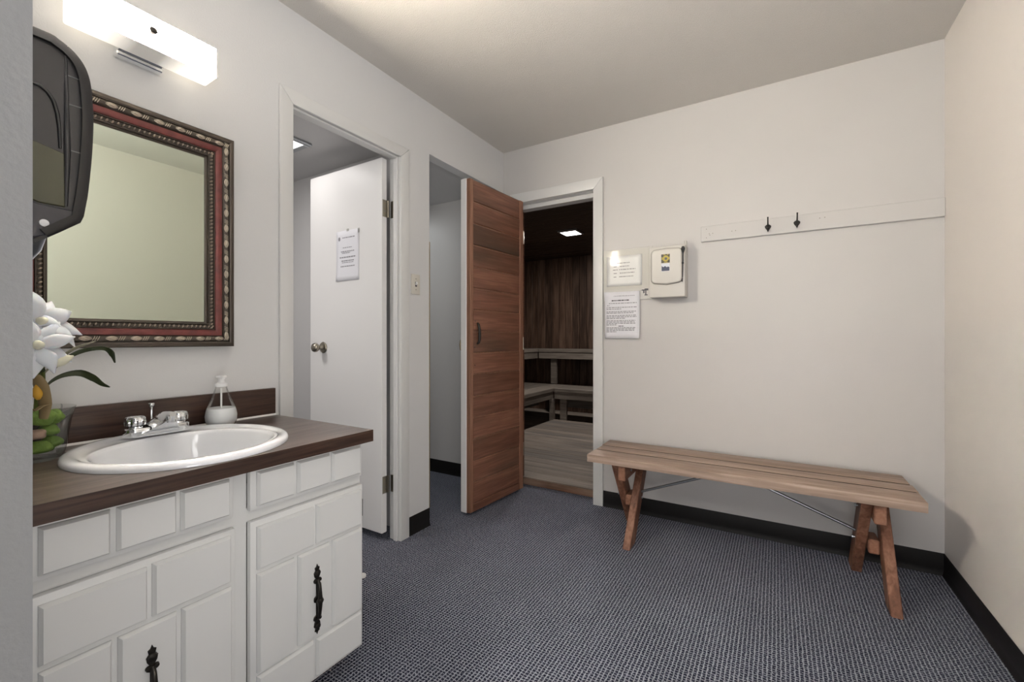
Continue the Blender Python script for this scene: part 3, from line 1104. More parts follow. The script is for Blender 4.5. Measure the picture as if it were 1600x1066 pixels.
# bead trim (tiny rope beads, joined)
b = bm_new()
for side, (a0, a1) in enumerate(((MY0 + .066, MY1 - .066), (MZ0 + .066, MZ1 - .066), (MY0 + .066, MY1 - .066), (MZ0 + .066, MZ1 - .066))):
    n = int((a1 - a0) / .0125)
    for i in range(n + 1):
        t = a0 + (a1 - a0) * i / n
        y, z = ((t, MZ0 + .0695), (MY1 - .0695, t), (t, MZ1 - .0695), (MY0 + .0695, t))[side]
        r = bmesh.ops.create_icosphere(b, subdivisions=1, radius=.0052)
        al, ac = ((1, 0), (0, 1))[side % 2]
        for v in r['verts']:
            yy, zz_ = v.co.y, v.co.z
            if side % 2 == 0:
                v.co = Vector((L + .018 + v.co.x, y + yy * .75 + zz_ * .5, z + zz_ * 1.15))
            else:
                v.co = Vector((L + .018 + v.co.x, y + yy * 1.15, z + zz_ * .75 + yy * .5))
obj('bead_trim', b, simple('bead_gilt', (.36, .30, .24), .3, .75, .5), mir, 60, kind='stuff')
b = bm_new()
box(b, L + .002, L + .006, MY0 + .070, MY1 - .070, MZ0 + .070, MZ1 - .070)
obj('mirror_glass', b, M['mirror'], mir)

# ------------------------------------------------------------------ vanity lamp
vl = thing('vanity_light', 'frosted bar-shaped wall lamp glowing above the mirror', 'wall lamp', (L, .565, 1.95))


def lampmat():
    m, nt, b = new_mat('frosted_shade')
    co, _ = coords(nt, False)
    sep = N(nt, 'ShaderNodeSeparateXYZ')
    nt.links.new(co, sep.inputs[0])
    ab = N(nt, 'ShaderNodeMath', operation='ABSOLUTE')      # shade local y=0 at the centre; two bulbs at +-0.12
    nt.links.new(sep.outputs['Y'], ab.inputs[0])
    c = ramp(nt, ab.outputs[0], [(0, (.85, .80, .74)), (.05, (.90, .83, .74)), (.12, (1, .90, .74)), (.18, (1, .88, .72))])
    nt.links.new(c, b.inputs['Emission Color'])
    mr = N(nt, 'ShaderNodeMapRange')
    mr.inputs['From Min'].default_value = .03
    mr.inputs['From Max'].default_value = .13
    mr.inputs['To Min'].default_value = LAMP_EMIT * .10
    mr.inputs['To Max'].default_value = LAMP_EMIT
    nt.links.new(ab.outputs[0], mr.inputs['Value'])
    # the bulbs sit right behind the front pane; the metal pan behind keeps the edges dimmer
    ge = N(nt, 'ShaderNodeNewGeometry')
    sn = N(nt, 'ShaderNodeSeparateXYZ')
    nt.links.new(ge.outputs['Normal'], sn.inputs[0])
    m1 = N(nt, 'ShaderNodeMapRange')
    m1.inputs['From Min'].default_value = .93
    m1.inputs['To Min'].default_value = .0019
    nt.links.new(sn.outputs['X'], m1.inputs['Value'])
    m3 = N(nt, 'ShaderNodeMath', operation='MULTIPLY')
    nt.links.new(mr.outputs[0], m3.inputs[0])
    nt.links.new(m1.outputs[0], m3.inputs[1])
    nt.links.new(m3.outputs[0], b.inputs['Emission Strength'])
    b.inputs['Base Color'].default_value = (.8, .78, .74, 1)
    b.inputs['Roughness'].default_value = .3
    return m


b = bm_new()
prism(b, [(.040, 1.9435), (.117, 1.947), (.117, 2.043), (.040, 2.047)], lambda a, z, d: Vector((L + a, d, z)), .388, .742, .006, 3)
obj('glass_shade', b, lampmat(), vl, 40)
obj('back_plate', bx(L, L + .040, .507, .623, 1.944, 2.040, bev=.003), M['chrome'], vl)
b = bm_new()
lathe(b, [(.0, .0), (.011, 0), (.012, .004), (.0095, .009), (.004, .011), (0, .0112)], 24, (L + .1165, .564, 1.998), 'X')
obj('finial_screw', b, M['bronze'], vl, 40)
obj('lower_bracket', bx(L + .001, L + .030, .507, .623, 1.930, 1.9435, bev=.003), M['chrome'], vl)

# ------------------------------------------------------------------ paper towel dispenser on the near wall
F_, HZ_, CX_, SS, CC = 683.0, 530.0, 800.0, math.sin(YAW), math.cos(YAW)


def on_x(u, v, x):
    """the point of the plane X=x seen at photo pixel (u, v); used once to size outlines at their real distance"""
    a = (u - CX_) / F_
    r = Vector((a * CC - SS, a * SS + CC, (HZ_ - v) / F_))
    return r * (x / r.x) + Vector((0, 0, 1.075))


DXN, DXF = -1.06, -1.34
td = thing('paper_towel_dispenser', 'smoky black paper towel dispenser mounted above the vanity end', 'towel dispenser', (-1.2, .0911, 1.22))
out = [(93.9, 61), (115.9, 79.4), (130.5, 97.7), (139.6, 117.8), (144.4, 143.4), (147, 183.7), (146.2, 220), (143.3, 260.5), (137.8, 308), (132, 338), (126.8, 348), (93.9, 363), (75.6, 371)]
pts = [on_x(u, v, DXN) for u, v in out]
ctrl = [(.0915, on_x(34, 35, DXN).z)] + [(p.y, p.z) for p in [on_x(62, 43.5, DXN)] + pts]
sm = []
qq = [ctrl[0]] + ctrl + [ctrl[-1]]
for i in range(len(ctrl) - 1):
    for t in ((0, .25, .5, .75) if i < 10 else (0,)):
        a_, b_, c_, d_ = qq[i:i + 4]
        sm.append(tuple(.5 * (2 * b_[k] + (c_[k] - a_[k]) * t + (2 * a_[k] - 5 * b_[k] + 4 * c_[k] - d_[k]) * t * t + (3 * b_[k] - a_[k] - 3 * c_[k] + d_[k]) * t ** 3) for k in (0, 1)))
sm.append(ctrl[-1])
poly = sm + [(.0915, pts[-1].z - .012)]
cy = sum(p[0] for p in poly) / len(poly)
cz = (max(p[1] for p in poly) + min(p[1] for p in poly)) / 2


def fx(a, z, d):
    return Vector((d, a, z))


M['smoke'] = simple('smoky_plastic', (.012, .012, .014), .25, 0, .5)
M['smoke_side'] = simple('smoky_plastic_satin', (.016, .016, .018), .36, 0, .5)


def scaled(pl, s, oy=0, oz=0):
    return [(.0915 + (y - .0915) * s + oy, cz + (z - cz) * s + oz) for y, z in pl]


# curved front cover: an outer band following the front edge, proud at both sides
front = [(p[0], p[1]) for p in poly[:-1]]
def inset(k):
    res = []
    for i, (y, z) in enumerate(front):
        a = front[max(0, i - 1)]
        c = front[min(len(front) - 1, i + 1)]
        ty, tz = c[0] - a[0], c[1] - a[1]
        l = math.hypot(ty, tz)
        res.append((y + tz / l * k, z - ty / l * k))
    return res
inn = inset(.016)
b = bm_new()
inn[0] = (.0915, front[0][1] - .016)
b = bm_new()
nf = len(front)
rows = [[b.verts.new(fx(y, z, d)) for y, z in pl_] for pl_, d in ((inn, DXN + .0015), (inset(.003), DXN), (front, DXN - .003), (front, DXF + .003), (inset(.003), DXF), (inn, DXF - .0015))]
for r0_, r1_ in zip(rows, rows[1:] + rows[:1]):
    for i in range(nf - 1):
        b.faces.new((r0_[i], r0_[i + 1], r1_[i + 1], r1_[i]))
b.faces.new([r[0] for r in rows])
b.faces.new([r[-1] for r in rows])
obj('front_cover', b, M['smoke'], td, 40)
body_in = inset(.006)
body_in[0] = (.0915, front[0][1] - .006)
b = bm_new()
prism(b, body_in + [(.0915, pts[-1].z - .012)], fx, DXN - .006, DXF + .006)
obj('body', b, M['smoke_side'], td)
# seams and the soft vertical rib on the near side
M['seam'] = simple('seam_grey', (.19, .19, .19), .4)
for (u0, v0, u1, v1) in ((105, 117.5, 129, 127), (105, 162.5, 133, 170.5), (105, 234, 131, 241)):
    p, q = on_x(u0, v0, DXN - .006), on_x(u1, v1, DXN - .006)
    obj('seam_line', tube(bm_new(), [(DXN - .006, p.y, p.z), (DXN - .006, q.y, q.z)], .0011, 6), M['seam'], td)
b = bm_new()
p, q, r_ = on_x(103, 80, DXN - .006), on_x(105, 240, DXN - .006), on_x(103, 322, DXN - .006)
tube(b, [(DXN - .007, p.y, p.z), (DXN - .006, q.y, q.z), (DXN - .007, r_.y, r_.z)], [.002, .005, .003], 8)
obj('side_rib', b, M['smoke_side'], td, 60)
b = bm_new()
arch = [on_x(u, v, DXN - .005) for u, v in ((48, 128), (62, 133), (74, 143), (84, 158), (90, 178), (93, 205), (94, 232))]
tube(b, [(DXN - .005, p.y, p.z) for p in arch], [.0025, .003, .003, .003, .003, .0025, .002], 8)
obj('arch_rim', b, M['smoke'], td, 60)
b = bm_new()
prism(b, [(p.y, p.z) for p in [on_x(u, v, DXN - .004) for u, v in ((44, 216), (60, 222), (101, 240), (102, 324), (60, 316), (44, 309))]], fx, DXN - .012, DXN - .0035, .0015, 1)
obj('side_window', b, simple('olive_smoke', (.040, .042, .018), .25, 0, .5), td, 40, label='olive translucent window low on the side')
b = bm_new()
prism(b, [(p.y, p.z) for p in [on_x(u, v, DXN - .004) for u, v in ((44, 312), (60, 318), (102, 327), (127, 332), (124, 345), (93, 358), (74, 367), (44, 372))]], fx, DXN - .012, DXN - .0035, .0015, 1)
obj('lower_panel', b, simple('blue_black', (.018, .019, .028), .3, 0, .5), td, 40)
p = on_x(70, 348, DXN)
b = bm_new()
lathe(b, [(.0, 0), (.0065, 0), (.006, .002), (0, .003)], 16, (DXN - .004, p.y, p.z), 'X')
obj('indicator_button', b, M['white_pl'], td, 40, label='small white round button')
# towel end hanging from the mouth
b = bm_new()
q0, q1 = on_x(76, 368, DXN - .02), on_x(58, 402, DXN - .02)
cv = [(q0.y, q0.z + .012), (q0.y - .004, q0.z - .005), (q1.y + .004, q1.z + .012), (q1.y - .006, q1.z - .004)]
rows = []
for y, z in cv:
    rows.append([b.verts.new((DXN - .02 - .21 * k / 6, y + .002 * math.sin(k), z)) for k in range(7)])
for i in range(3):
    for k in range(6):
        b.faces.new((rows[i][k], rows[i][k + 1], rows[i + 1][k + 1], rows[i + 1][k]))
tw = obj('paper_towel', b, simple('towel_paper', (.80, .82, .88), .8), td, 60, label='white paper towel end hanging from the mouth')
md = tw.modifiers.new('thick', 'SOLIDIFY')
md.thickness = .0012

# ------------------------------------------------------------------ vase with artificial flowers
VXC, VYC = -1.575, .304
va = thing('glass_vase', 'clear flared glass bowl vase of green filler at the counter end', 'vase', (VXC, VYC, CTZ))
vp = [(0, .0005), (.056, .0005), (.063, .006), (.068, .030), (.072, .065), (.077, .098), (.083, .124), (.0850, .128)]
vi = [(.0815, .126), (.0745, .098), (.0695, .065), (.0655, .030), (.060, .012), (0, .010)]
obj('bowl', lathe(bm_new(), vp, 40, (VXC, VYC, CTZ), cap=False), M['glass'], va, 60)
M['moss'] = paint('moss_green', (.17, .27, .05), .7, 90, .8, .004, .35)
M['moss_d'] = paint('moss_dark', (.07, .12, .025), .7, 90, .8, .004, .35)
M['pink'] = paint('pink_stone', (.42, .28, .22), .6, 60, .5, .003, .2)
M['tan'] = paint('tan_stone', (.36, .25, .14), .6, 60, .5, .003, .2)


def pebble(r, s):
    b = bm_new()
    bmesh.ops.create_icosphere(b, subdivisions=3, radius=r)
    rr = random.Random(s)
    ph = [rr.uniform(0, 6) for _ in range(6)]
    for v in b.verts:
        n_ = v.co.normalized()
        k = 1 + .10 * math.sin(3 * n_.x + ph[0]) + .09 * math.sin(4 * n_.y + ph[1]) + .08 * math.sin(5 * n_.z + ph[2])
        v.co = Vector((v.co.x * k, v.co.y * k * 1.05, v.co.z * k * .85))
    return b


PEB = [('moss', .024, .024, .016, .024, 'moss_ball', 'bright green moss ball at the bottom right of the glass vase'),
       ('moss_d', .020, .028, -.026, .022, 'moss_ball', 'dark green moss ball at the bottom front of the glass vase'),
       ('moss_d', .017, -.012, .040, .020, 'moss_ball', 'dark green moss ball low at the back of the glass vase'),
       ('moss', .020, .004, .046, .030, 'moss_ball', 'green moss ball at the far right foot of the glass vase'),
       ('moss', .021, .008, .050, .094, 'moss_ball', 'light green moss ball at the right of the vase rim'),
       ('pink', .017, .040, .010, .058, 'stone', 'pinkish stone half way up the front of the glass vase'),
       ('moss', .021, .012, .038, .062, 'moss_ball', 'mid green moss ball half way up the right of the glass vase'),
       ('tan', .017, .032, -.030, .058, 'stone', 'tan brown stone half way up the near side of the glass vase'),
       ('moss', .025, .026, .022, .098, 'moss_ball', 'largest light green moss ball at the top of the glass vase'),
       ('pink', .015, .046, -.022, .092, 'stone', 'pinkish stone near the rim of the glass vase'),
       ('tan', .015, -.012, .048, .094, 'stone', 'tan brown stone near the rim at the back of the glass vase')]
for i, (m_, r, x, y, z, nm, lab) in enumerate(PEB):
    o = obj(nm, pebble(r * .92, i), M[m_], None, 60, loc=(VXC + x * .86, VYC + y * .86, CTZ + z + .008))
    tag(o, lab, 'moss ball' if nm == 'moss_ball' else 'stone', 'filler balls and stones in the vase')

fl = thing('flower_arrangement', 'artificial white blossoms with long dark green leaves standing in the vase', 'flowers', (VXC, VYC, CTZ + .06))
M['petal'] = simple('white_petal', (.84, .84, .88), .55, 0, .3, **{'Subsurface Weight': .15})
M['bud'] = simple('cream_bud', (.80, .78, .62), .5)
M['leaf'] = paint('leaf_green', (.030, .042, .016), .4, 60, .3, .001, .3)
M['leaf_tan'] = paint('dry_leaf', (.26, .19, .09), .55, 60, .4, .002, .3)
M['stem'] = simple('stem_green', (.10, .13, .02), .5)
M['yellow'] = simple('yellow_bud', (.62, .34, .03), .5)


def ribbon(path, widths, side, cup=.0, th=.0012):
    """leaf or petal: spine points, half-widths, side direction; closed thin solid with a keel"""
    b = bm_new()
    top, bot = [], []
    pts_ = [Vector(p) for p in path]
    side = Vector(side).normalized()
    n_ = len(pts_)
    for i, p in enumerate(pts_):
        t = (pts_[min(n_ - 1, i + 1)] - pts_[max(0, i - 1)]).normalized()
        s = (side - t * side.dot(t)).normalized()
        nn = t.cross(s).normalized()
        w_ = widths[i]
        row = [p + s * w_ * q + nn * (cup * w_ * (q * q)) for q in (-1, -.5, 0, .5, 1)]
        top.append([b.verts.new(c + nn * th * .5) for c in row])
        bot.append([b.verts.new(c - nn * th * .5) for c in row])
    for g_, fl_ in ((top, 0), (bot, 1)):
        for i in range(n_ - 1):
            for k in range(4):
                b.faces.new((g_[i][k], g_[i][k + 1], g_[i + 1][k + 1], g_[i + 1][k]))
    for i in range(n_ - 1):
        b.faces.new((top[i][0], top[i + 1][0], bot[i + 1][0], bot[i][0]))
        b.faces.new((top[i][4], top[i + 1][4], bot[i + 1][4], bot[i][4]))
    for i in (0, n_ - 1):
        for k in range(4):
            b.faces.new((top[i][k], top[i][k + 1], bot[i][k + 1], bot[i][k]))
    return b


def bez(a, b_, c, n_=8):
    a, b_, c = Vector(a), Vector(b_), Vector(c)
    return [a * (1 - t) ** 2 + b_ * 2 * t * (1 - t) + c * t * t for t in [i / (n_ - 1) for i in range(n_)]]


def petal_w(w_, n_=8):
    return [max(.002, w_ * math.sin(PI * min(1, (.10 + .90 * i / (n_ - 1))) ** .85)) if i < n_ - 1 else .0012 for i in range(n_)]


def blossom(c, axis, length, width, npet, seedv, name='blossom'):
    rr = random.Random(seedv)
    c = Vector(c)
    ax = Vector(axis).normalized()
    ref = Vector((0, 0, 1)) if abs(ax.z) < .8 else Vector((1, 0, 0))
    e1 = ax.cross(ref).normalized()
    e2 = ax.cross(e1).normalized()
    b = bm_new()
    lathe(b, [(.004, 0), (.011, .018), (.006, .03), (0, .032)], 10, (0, 0, 0))
    q = Vector((0, 0, 1)).rotation_difference(ax)
    bmesh.ops.rotate(b, verts=b.verts, cent=(0, 0, 0), matrix=q.to_matrix())
    bmesh.ops.translate(b, verts=b.verts, vec=c - ax * .004)
    bl = obj(name, b, M['bud'], fl, 60)
    for k in range(npet):
        a = 2 * PI * k / npet + rr.uniform(-.2, .2)
        rad = e1 * math.cos(a) + e2 * math.sin(a)
        Lk = length * rr.uniform(.85, 1.1)
        lift = rr.uniform(.25, .5) if k % 2 else rr.uniform(.0, .25)
        p0, p1 = c, c + ax * Lk * (.25 + lift) + rad * Lk * .45
        p2 = c + rad * Lk + ax * Lk * (lift * .7 - .12)
        sd_ = ax.cross(rad)
        obj('petal', ribbon(bez(p0, p1, p2), petal_w(width * rr.uniform(.85, 1.1)), sd_, -.35), M['petal'], bl, 70)


def P1(u, v, x):
    return on_x(u, v, x)


blossom(P1(58, 506, -1.47), (.80, .30, .35), .084, .021, 9, 3)
blossom(P1(54, 541, -1.44), (.85, .20, .15), .074, .019, 9, 12)
blossom(P1(36, 500, -1.50), (.6, -.2, .6), .080, .026, 7, 5)
# closed bud
b0, b1 = P1(66, 568, -1.45), P1(115, 556, -1.45)
b = bm_new()
n_ = 9
path = [b0.lerp(b1, i / (n_ - 1)) + Vector((0, 0, -.004 * math.sin(PI * i / (n_ - 1)))) for i in range(n_)]
tube(b, path, [.004, .009, .0125, .0135, .0135, .0125, .010, .0065, .0015], 10)
obj('closed_bud', b, M['bud'], fl, 70, label='cream closed bud')
# stems
base = Vector((VXC, VYC + .004, CTZ + .10))
for k, (u, v, x, ox, oy) in enumerate(((62, 508, -1.475, .004, .012), (66, 546, -1.455, .010, .006), (66, 568, -1.45, .016, .016), (38, 500, -1.50, -.010, -.006))):
    e = P1(u, v, x)
    s_ = base + Vector((ox, oy, 0))
    b = bm_new()
    tube(b, bez(s_, s_ + Vector((.004, .004, (e.z - s_.z) * .6)), e), .0042, 8)
    obj('stem', b, M['stem'], fl, 60)
# long strap leaves
def leafpx(px, x0, dx, widths, side, cup, mat=None, label=None):
    pts_ = [P1(u, v, x0 + dx * i / (len(px) - 1)) for i, (u, v) in enumerate(px)]
    # resample smooth (Catmull-Rom)
    out_ = []
    q_ = [pts_[0]] + pts_ + [pts_[-1]]
    for i in range(len(pts_) - 1):
        for t in (0, .25, .5, .75):
            a, b_, c, d = q_[i:i + 4]
            out_.append(.5 * ((2 * b_) + (c - a) * t + (2 * a - 5 * b_ + 4 * c - d) * t * t + (3 * b_ - a - 3 * c + d) * t ** 3))
    out_.append(pts_[-1])
    n_ = len(out_)
    ws = []
    for i in range(n_):
        f = i / (n_ - 1) * (len(widths) - 1)
        k = min(int(f), len(widths) - 2)
        ws.append(widths[k] + (widths[k + 1] - widths[k]) * (f - k))
    o = obj('leaf', ribbon(out_, ws, side, cup), mat or M['leaf'], fl, 70)
    if label:
        o['label'] = label


leafpx([(66, 612), (78, 597), (98, 586), (125, 582), (146, 590), (160, 600), (172, 605)], -1.50, .03, [.004, .005, .007, .010, .010, .006, .001], (.62, .1, .78), .25)
leafpx([(80, 580), (100, 562), (125, 549), (150, 544), (166, 545), (176, 553), (180, 567)], -1.50, .04, [.004, .006, .007, .006, .006, .009, .002], (.62, .1, .78), .2)
leafpx([(62, 590), (85, 566), (115, 545), (150, 533)], -1.52, .0, [.004, .006, .005, .001], (.6, .1, .8), .2, M['leaf_pale'] if 'leaf_pale' in M else paint('leaf_pale', (.30, .29, .22), .5, 60, .3, .001, .2), 'pale folded leaf')
leafpx([(66, 655), (68, 632), (62, 606), (54, 590), (46, 586)], -1.47, .01, [.009, .014, .016, .012, .003], (.75, .6, .1), .3, M['leaf_tan'], 'dry tan leaf')
leafpx([(70, 580), (62, 577), (52, 566), (46, 560)], -1.46, .0, [.003, .010, .011, .003], (.4, .1, .9), .2)
leafpx([(78, 632), (66, 636), (56, 642), (48, 640)], -1.46, .0, [.004, .008, .008, .004], (.8, .3, .1), .2, M['leaf_tan'], 'curled brown leaf')
b = bm_new()
e0, e1 = P1(60, 625, -1.47), P1(57, 600, -1.47)
tube(b, [e0.lerp(e1, i / 5) for i in range(6)], [.003, .008, .010, .009, .006, .001], 8)
obj('yellow_bud', b, M['yellow'], fl, 70, label='small orange yellow bud')


# ------------------------------------------------------------------ papers
def sheet(x0, x1, z0, z1, plane, facing, curl=.0, nx=8, nz=10, corner=None):
    """thin paper lying on a vertical plane; facing -Y"""
    b = bm_new()
    g_ = []
    for j in range(nz + 1):
        row = []
        for i in range(nx + 1):
            u, v = i / nx, j / nz
            d = .0012 + curl * (.35 * math.sin(u * PI * 1.3 + .3) ** 2 + .3 * math.sin(v * PI * 2.1 + .6) ** 2)
            if corner:
                for cu, cv_, amt in corner:
                    dd = abs(u - cu) + abs(v - cv_)
                    if dd < .45:
                        d += amt * (1 - dd / .45) ** 2
            row.append(b.verts.new((x0 + (x1 - x0) * u, plane - d, z0 + (z1 - z0) * v)))
        g_.append(row)
    for j in range(nz):
        for i in range(nx):
            b.faces.new((g_[j][i], g_[j][i + 1], g_[j + 1][i + 1], g_[j + 1][i]))
    return b, lambda u, v: .0012 + curl * (.35 * math.sin(u * PI * 1.3 + .3) ** 2 + .3 * math.sin(v * PI * 2.1 + .6) ** 2)


def print_lines(lines, x0, x1, z0, z1, plane, depth, seedv, name, mat, parent):
    """lines: (v centre, u start, u end, half height) -> word-sized flat ink marks following the sheet"""
    rr = random.Random(seedv)
    b = bm_new()
    for (v, u0, u1, hh_) in lines:
        u = u0
        while u < u1 - .004:
            w_ = min(rr.uniform(.03, .10), u1 - u)
            va_, vb_ = v - hh_, v + hh_
            c = [(u, va_), (u + w_, va_), (u + w_, vb_), (u, vb_)]
            b.faces.new([b.verts.new((x0 + (x1 - x0) * a, plane - depth(a, e) - .0011, z0 + (z1 - z0) * e)) for a, e in c])
            u += w_ + rr.uniform(.012, .02)
    return obj(name, b, mat, parent, kind='stuff')


def thick(o, t=.0006):
    md_ = o.modifiers.new('thick', 'SOLIDIFY')
    md_.thickness = t
    md_.offset = 0


# notice on the closet door
nt1 = thing('paper_notice', 'white printed notice with a small crest taped to the white closet door', 'notice', (-2.06, DY0, 1.40))
b, dep = sheet(-2.151, -1.960, 1.402, 1.685, DY0, -1, .0015, corner=[(0, 0, .005), (1, 1, .003)])
s = obj('sheet', b, M['paper'], nt1, 60)
thick(s)
print_lines([(.86, .28, .82, .010), (.66, .30, .70, .007), (.585, .22, .80, .010), (.555, .26, .62, .008), (.47, .16, .86, .012), (.40, .24, .78, .011), (.365, .26, .76, .007), (.29, .20, .82, .010)],
            -2.151, -1.960, 1.402, 1.685, DY0, dep, 3, 'printed_text', M['ink'], nt1)
b = bm_new()
lathe(b, [(.0, 0), (.0085, 0), (.0085, .0003), (0, .0003)], 18, (-2.124, DY0 - .0035, 1.641), 'Y', 1.35, 1)
obj('crest', b, M['ink'], nt1)
b = bm_new()
box(b, -2.060, -2.040, DY0 - .0050, DY0 - .0040, 1.679, 1.692)
box(b, -1.966, -1.952, DY0 - .0060, DY0 - .0050, 1.66, 1.685)
obj('tape', b, M['sleeve'], nt1)

# backing board and sleeve notice on the back wall
bd_ = thing('backing_board', 'flat off-white mounting board on the wall left of the control box', 'board', (-.80, B, 1.30))
obj('panel', bx(-.950, -.6415, B - .008, B, 1.325, 1.640, bev=.002), M['board'], bd_)
b = bm_new()
zc = 1.378
for (x0, x1, z0_, z1_) in ((-.706, -.667, 1.372, 1.379), (-.690, -.667, 1.379, 1.384), (-.698, -.690, 1.356, 1.372), (-.686, -.679, 1.344, 1.372), (-.690, -.671, 1.342, 1.348), (-.714, -.704, 1.374, 1.376)):
    box(b, x0, x1, B - .0086, B - .0079, z0_, z1_)
obj('ink_marks', b, M['ink_dark'], bd_, label='small black printed marks')
obj('lower_rail', bx(-.950, -.6415, B - .010, B - .0005, 1.317, 1.327, bev=.002), M['board'], bd_)

nt2 = thing('paper_notice', 'landscape notice in a shiny plastic sleeve beside the control box', 'notice', (-.81, B - .008, 1.38))
b, dep = sheet(-.927, -.705, 1.408, 1.598, B - .009, -1, .003)
s = obj('sheet', b, M['paper_bright'], nt2, 60)
thick(s)
print_lines([(.76, .28, .66, .012), (.65, .20, .30, .012), (.65, .38, .66, .012), (.545, .18, .32, .014), (.545, .36, .82, .013), (.43, .20, .30, .012), (.43, .38, .80, .013), (.31, .20, .28, .012), (.31, .36, .76, .013)],
            -.927, -.705, 1.408, 1.598, B - .009, dep, 5, 'printed_text', M['ink'], nt2)
b, dep2 = sheet(-.946, -.655, 1.385, 1.632, B - .014, -1, .005, 10, 10)
s = obj('plastic_sleeve', b, M['sleeve'], nt2, 60)

# portrait notice below
nt3 = thing('paper_notice', 'portrait rules sheet with curling corners hanging below the plastic sleeve notice', 'notice', (-.83, B - .010, 1.08))
b, dep = sheet(-.938, -.718, 1.080, 1.372, B - .012, -1, .004, corner=[(0, 1, .022), (1, 0, .012)])
s = obj('sheet', b, M['paper'], nt3, 60)
thick(s)
lines = [(.91, .22, .86, .006)]
bold = [(.815, .20, .72, .012)]
for v, e in ((.755, .92), (.71, .14), (.665, .92), (.63, .48), (.575, .90), (.545, .84), (.49, .90), (.46, .92), (.43, .60), (.38, .88), (.35, .86), (.32, .88), (.29, .34), (.228, .88), (.20, .86), (.17, .86), (.14, .34)):
    lines.append((v, .05, e, .008))
print_lines(lines, -.938, -.718, 1.080, 1.372, B - .0125, dep, 8, 'printed_text', M['ink'], nt3)
print_lines(bold + [(.262, .40, .56, .008)], -.938, -.718, 1.080, 1.372, B - .0125, dep, 9, 'printed_heading', M['ink_dark'], nt3)

# ------------------------------------------------------------------ control box
cbx = thing('control_box', 'beige plastic control box with a domed lid and two stickers', 'control box', (-.54, B, 1.315))
obj('housing', bx(-.640, -.442, B - .098, B, 1.318, 1.612, bev=.005, seg=2), M['box'], cbx, 40)
b = bm_new()
pl = []
x0, x1, z0_, z1_ = -.626, -.456, 1.398, 1.592
def rr_poly(x0, x1, z0, z1, r, n_=6, sag=.0):
    p_ = []
    for cx_, cz_, a0 in ((x1 - r, z1 - r, 0), (x0 + r, z1 - r, PI / 2), (x0 + r, z0 + r, PI), (x1 - r, z0 + r, 3 * PI / 2)):
        for k in range(n_ + 1):
            a = a0 + PI / 2 * k / n_
            p_.append((cx_ + r * math.cos(a), cz_ + r * math.sin(a)))
        if a0 == PI:
            p_.append(((x0 + x1) / 2, z0 - sag))
        if a0 == 0:
            p_.append(((x0 + x1) / 2, z1 + sag * .5))
    return p_
prism(b, rr_poly(x0, x1, z0_, z1_, .026, 6, .008), lambda a, z, d: Vector((a, B - d, z)), .098, .116, .009, 3)
obj('domed_lid', b, M['box'], cbx, 50)
b = bm_new()
prism(b, rr_poly(x0 - .004, x1 + .004, z0_ - .004, z1_ + .004, .029, 6, .008), lambda a, z, d: Vector((a, B - d, z)), .0975, .1005)
obj('lid_seam', b, simple('seam_shadow', (.28, .26, .23), .6), cbx)
yf = B - .1165
st = obj('upper_sticker', bx(-.567, -.520, yf - .0006, yf, 1.512, 1.562), simple('black_label', (.05, .045, .03), .5), cbx, label='black and yellow square sticker with a round black centre')
M['yel'] = simple('yellow_print', (.50, .40, .07), .5)
obj('yellow_disc', lathe(bm_new(), [(.0175, 0), (.0175, .0006), (0, .0006)], 24, (-.5425, yf - .0013, 1.537), 'Y'), M['yel'], st)
obj('black_centre', lathe(bm_new(), [(.0075, 0), (.0075, .0006), (0, .0006)], 18, (-.5415, yf - .0020, 1.536), 'Y'), M['ink_dark'], st)
b = bm_new()
for (px_, pz_, sx_, sz_) in ((-.565, 1.530, .004, .016), (-.525, 1.530, .004, .016), (-.552, 1.5135, .020, .0035), (-.556, 1.557, .012, .0035), (-.536, 1.557, .010, .0035)):
    box(b, px_, px_ + sx_, yf - .0013, yf - .0006, pz_, pz_ + sz_)
obj('yellow_bars', b, M['yel'], st, kind='stuff')
s2 = obj('lower_sticker', bx(-.566, -.521, yf - .0006, yf, 1.464, 1.508), simple('white_label', (.72, .74, .80), .45), cbx, label='white and navy sticker below the yellow one')
b = bm_new()
prism(b, [(-.565, 1.466), (-.522, 1.466), (-.522, 1.486), (-.530, 1.490), (-.536, 1.486), (-.546, 1.494), (-.556, 1.488), (-.565, 1.496)], lambda a, z, d: Vector((a, d, z)), yf - .0012, yf - .0006)
obj('navy_print', b, simple('navy_print', (.035, .045, .09), .5), s2)
box_tip = bm_new()
box(box_tip, -.452, -.440, B - .06, B - .03, 1.606, 1.642, bev=.003)
obj('top_tab', box_tip, M['box'], cbx)

th = thing('hanging_key', 'black slim key rod hanging at the right edge of the control box', 'key', (-.450, B - .105, 1.40))
b = bm_new()
lathe(b, [(.0, 0), (.006, .002), (.0105, .012), (.0105, .020), (.005, .036), (.003, .040), (.003, .088), (0, .089)], 14, (0, 0, 0))
bmesh.ops.rotate(b, verts=b.verts, cent=(0, 0, 0), matrix=Matrix.Rotation(PI, 3, 'X'))
bmesh.ops.translate(b, verts=b.verts, vec=(-.450, B - .109, 1.600))
obj('head', b, M['black'], th, 40)
b = bm_new()
tube(b, [(-.4515, B - .108, 1.515), (-.452, B - .107, 1.455), (-.453, B - .105, 1.425)], [.0028, .0026, .0016], 8)
box(b, -.460, -.446, B - .110, B - .104, 1.500, 1.510, bev=.001)
obj('rod', b, M['black'], th, 40)
b = bm_new()
tube(b, [(-.4555, B - .104, 1.418), (-.456, B - .104, 1.400)], .0028, 8)
obj('tip', b, M['black'], th, 40)

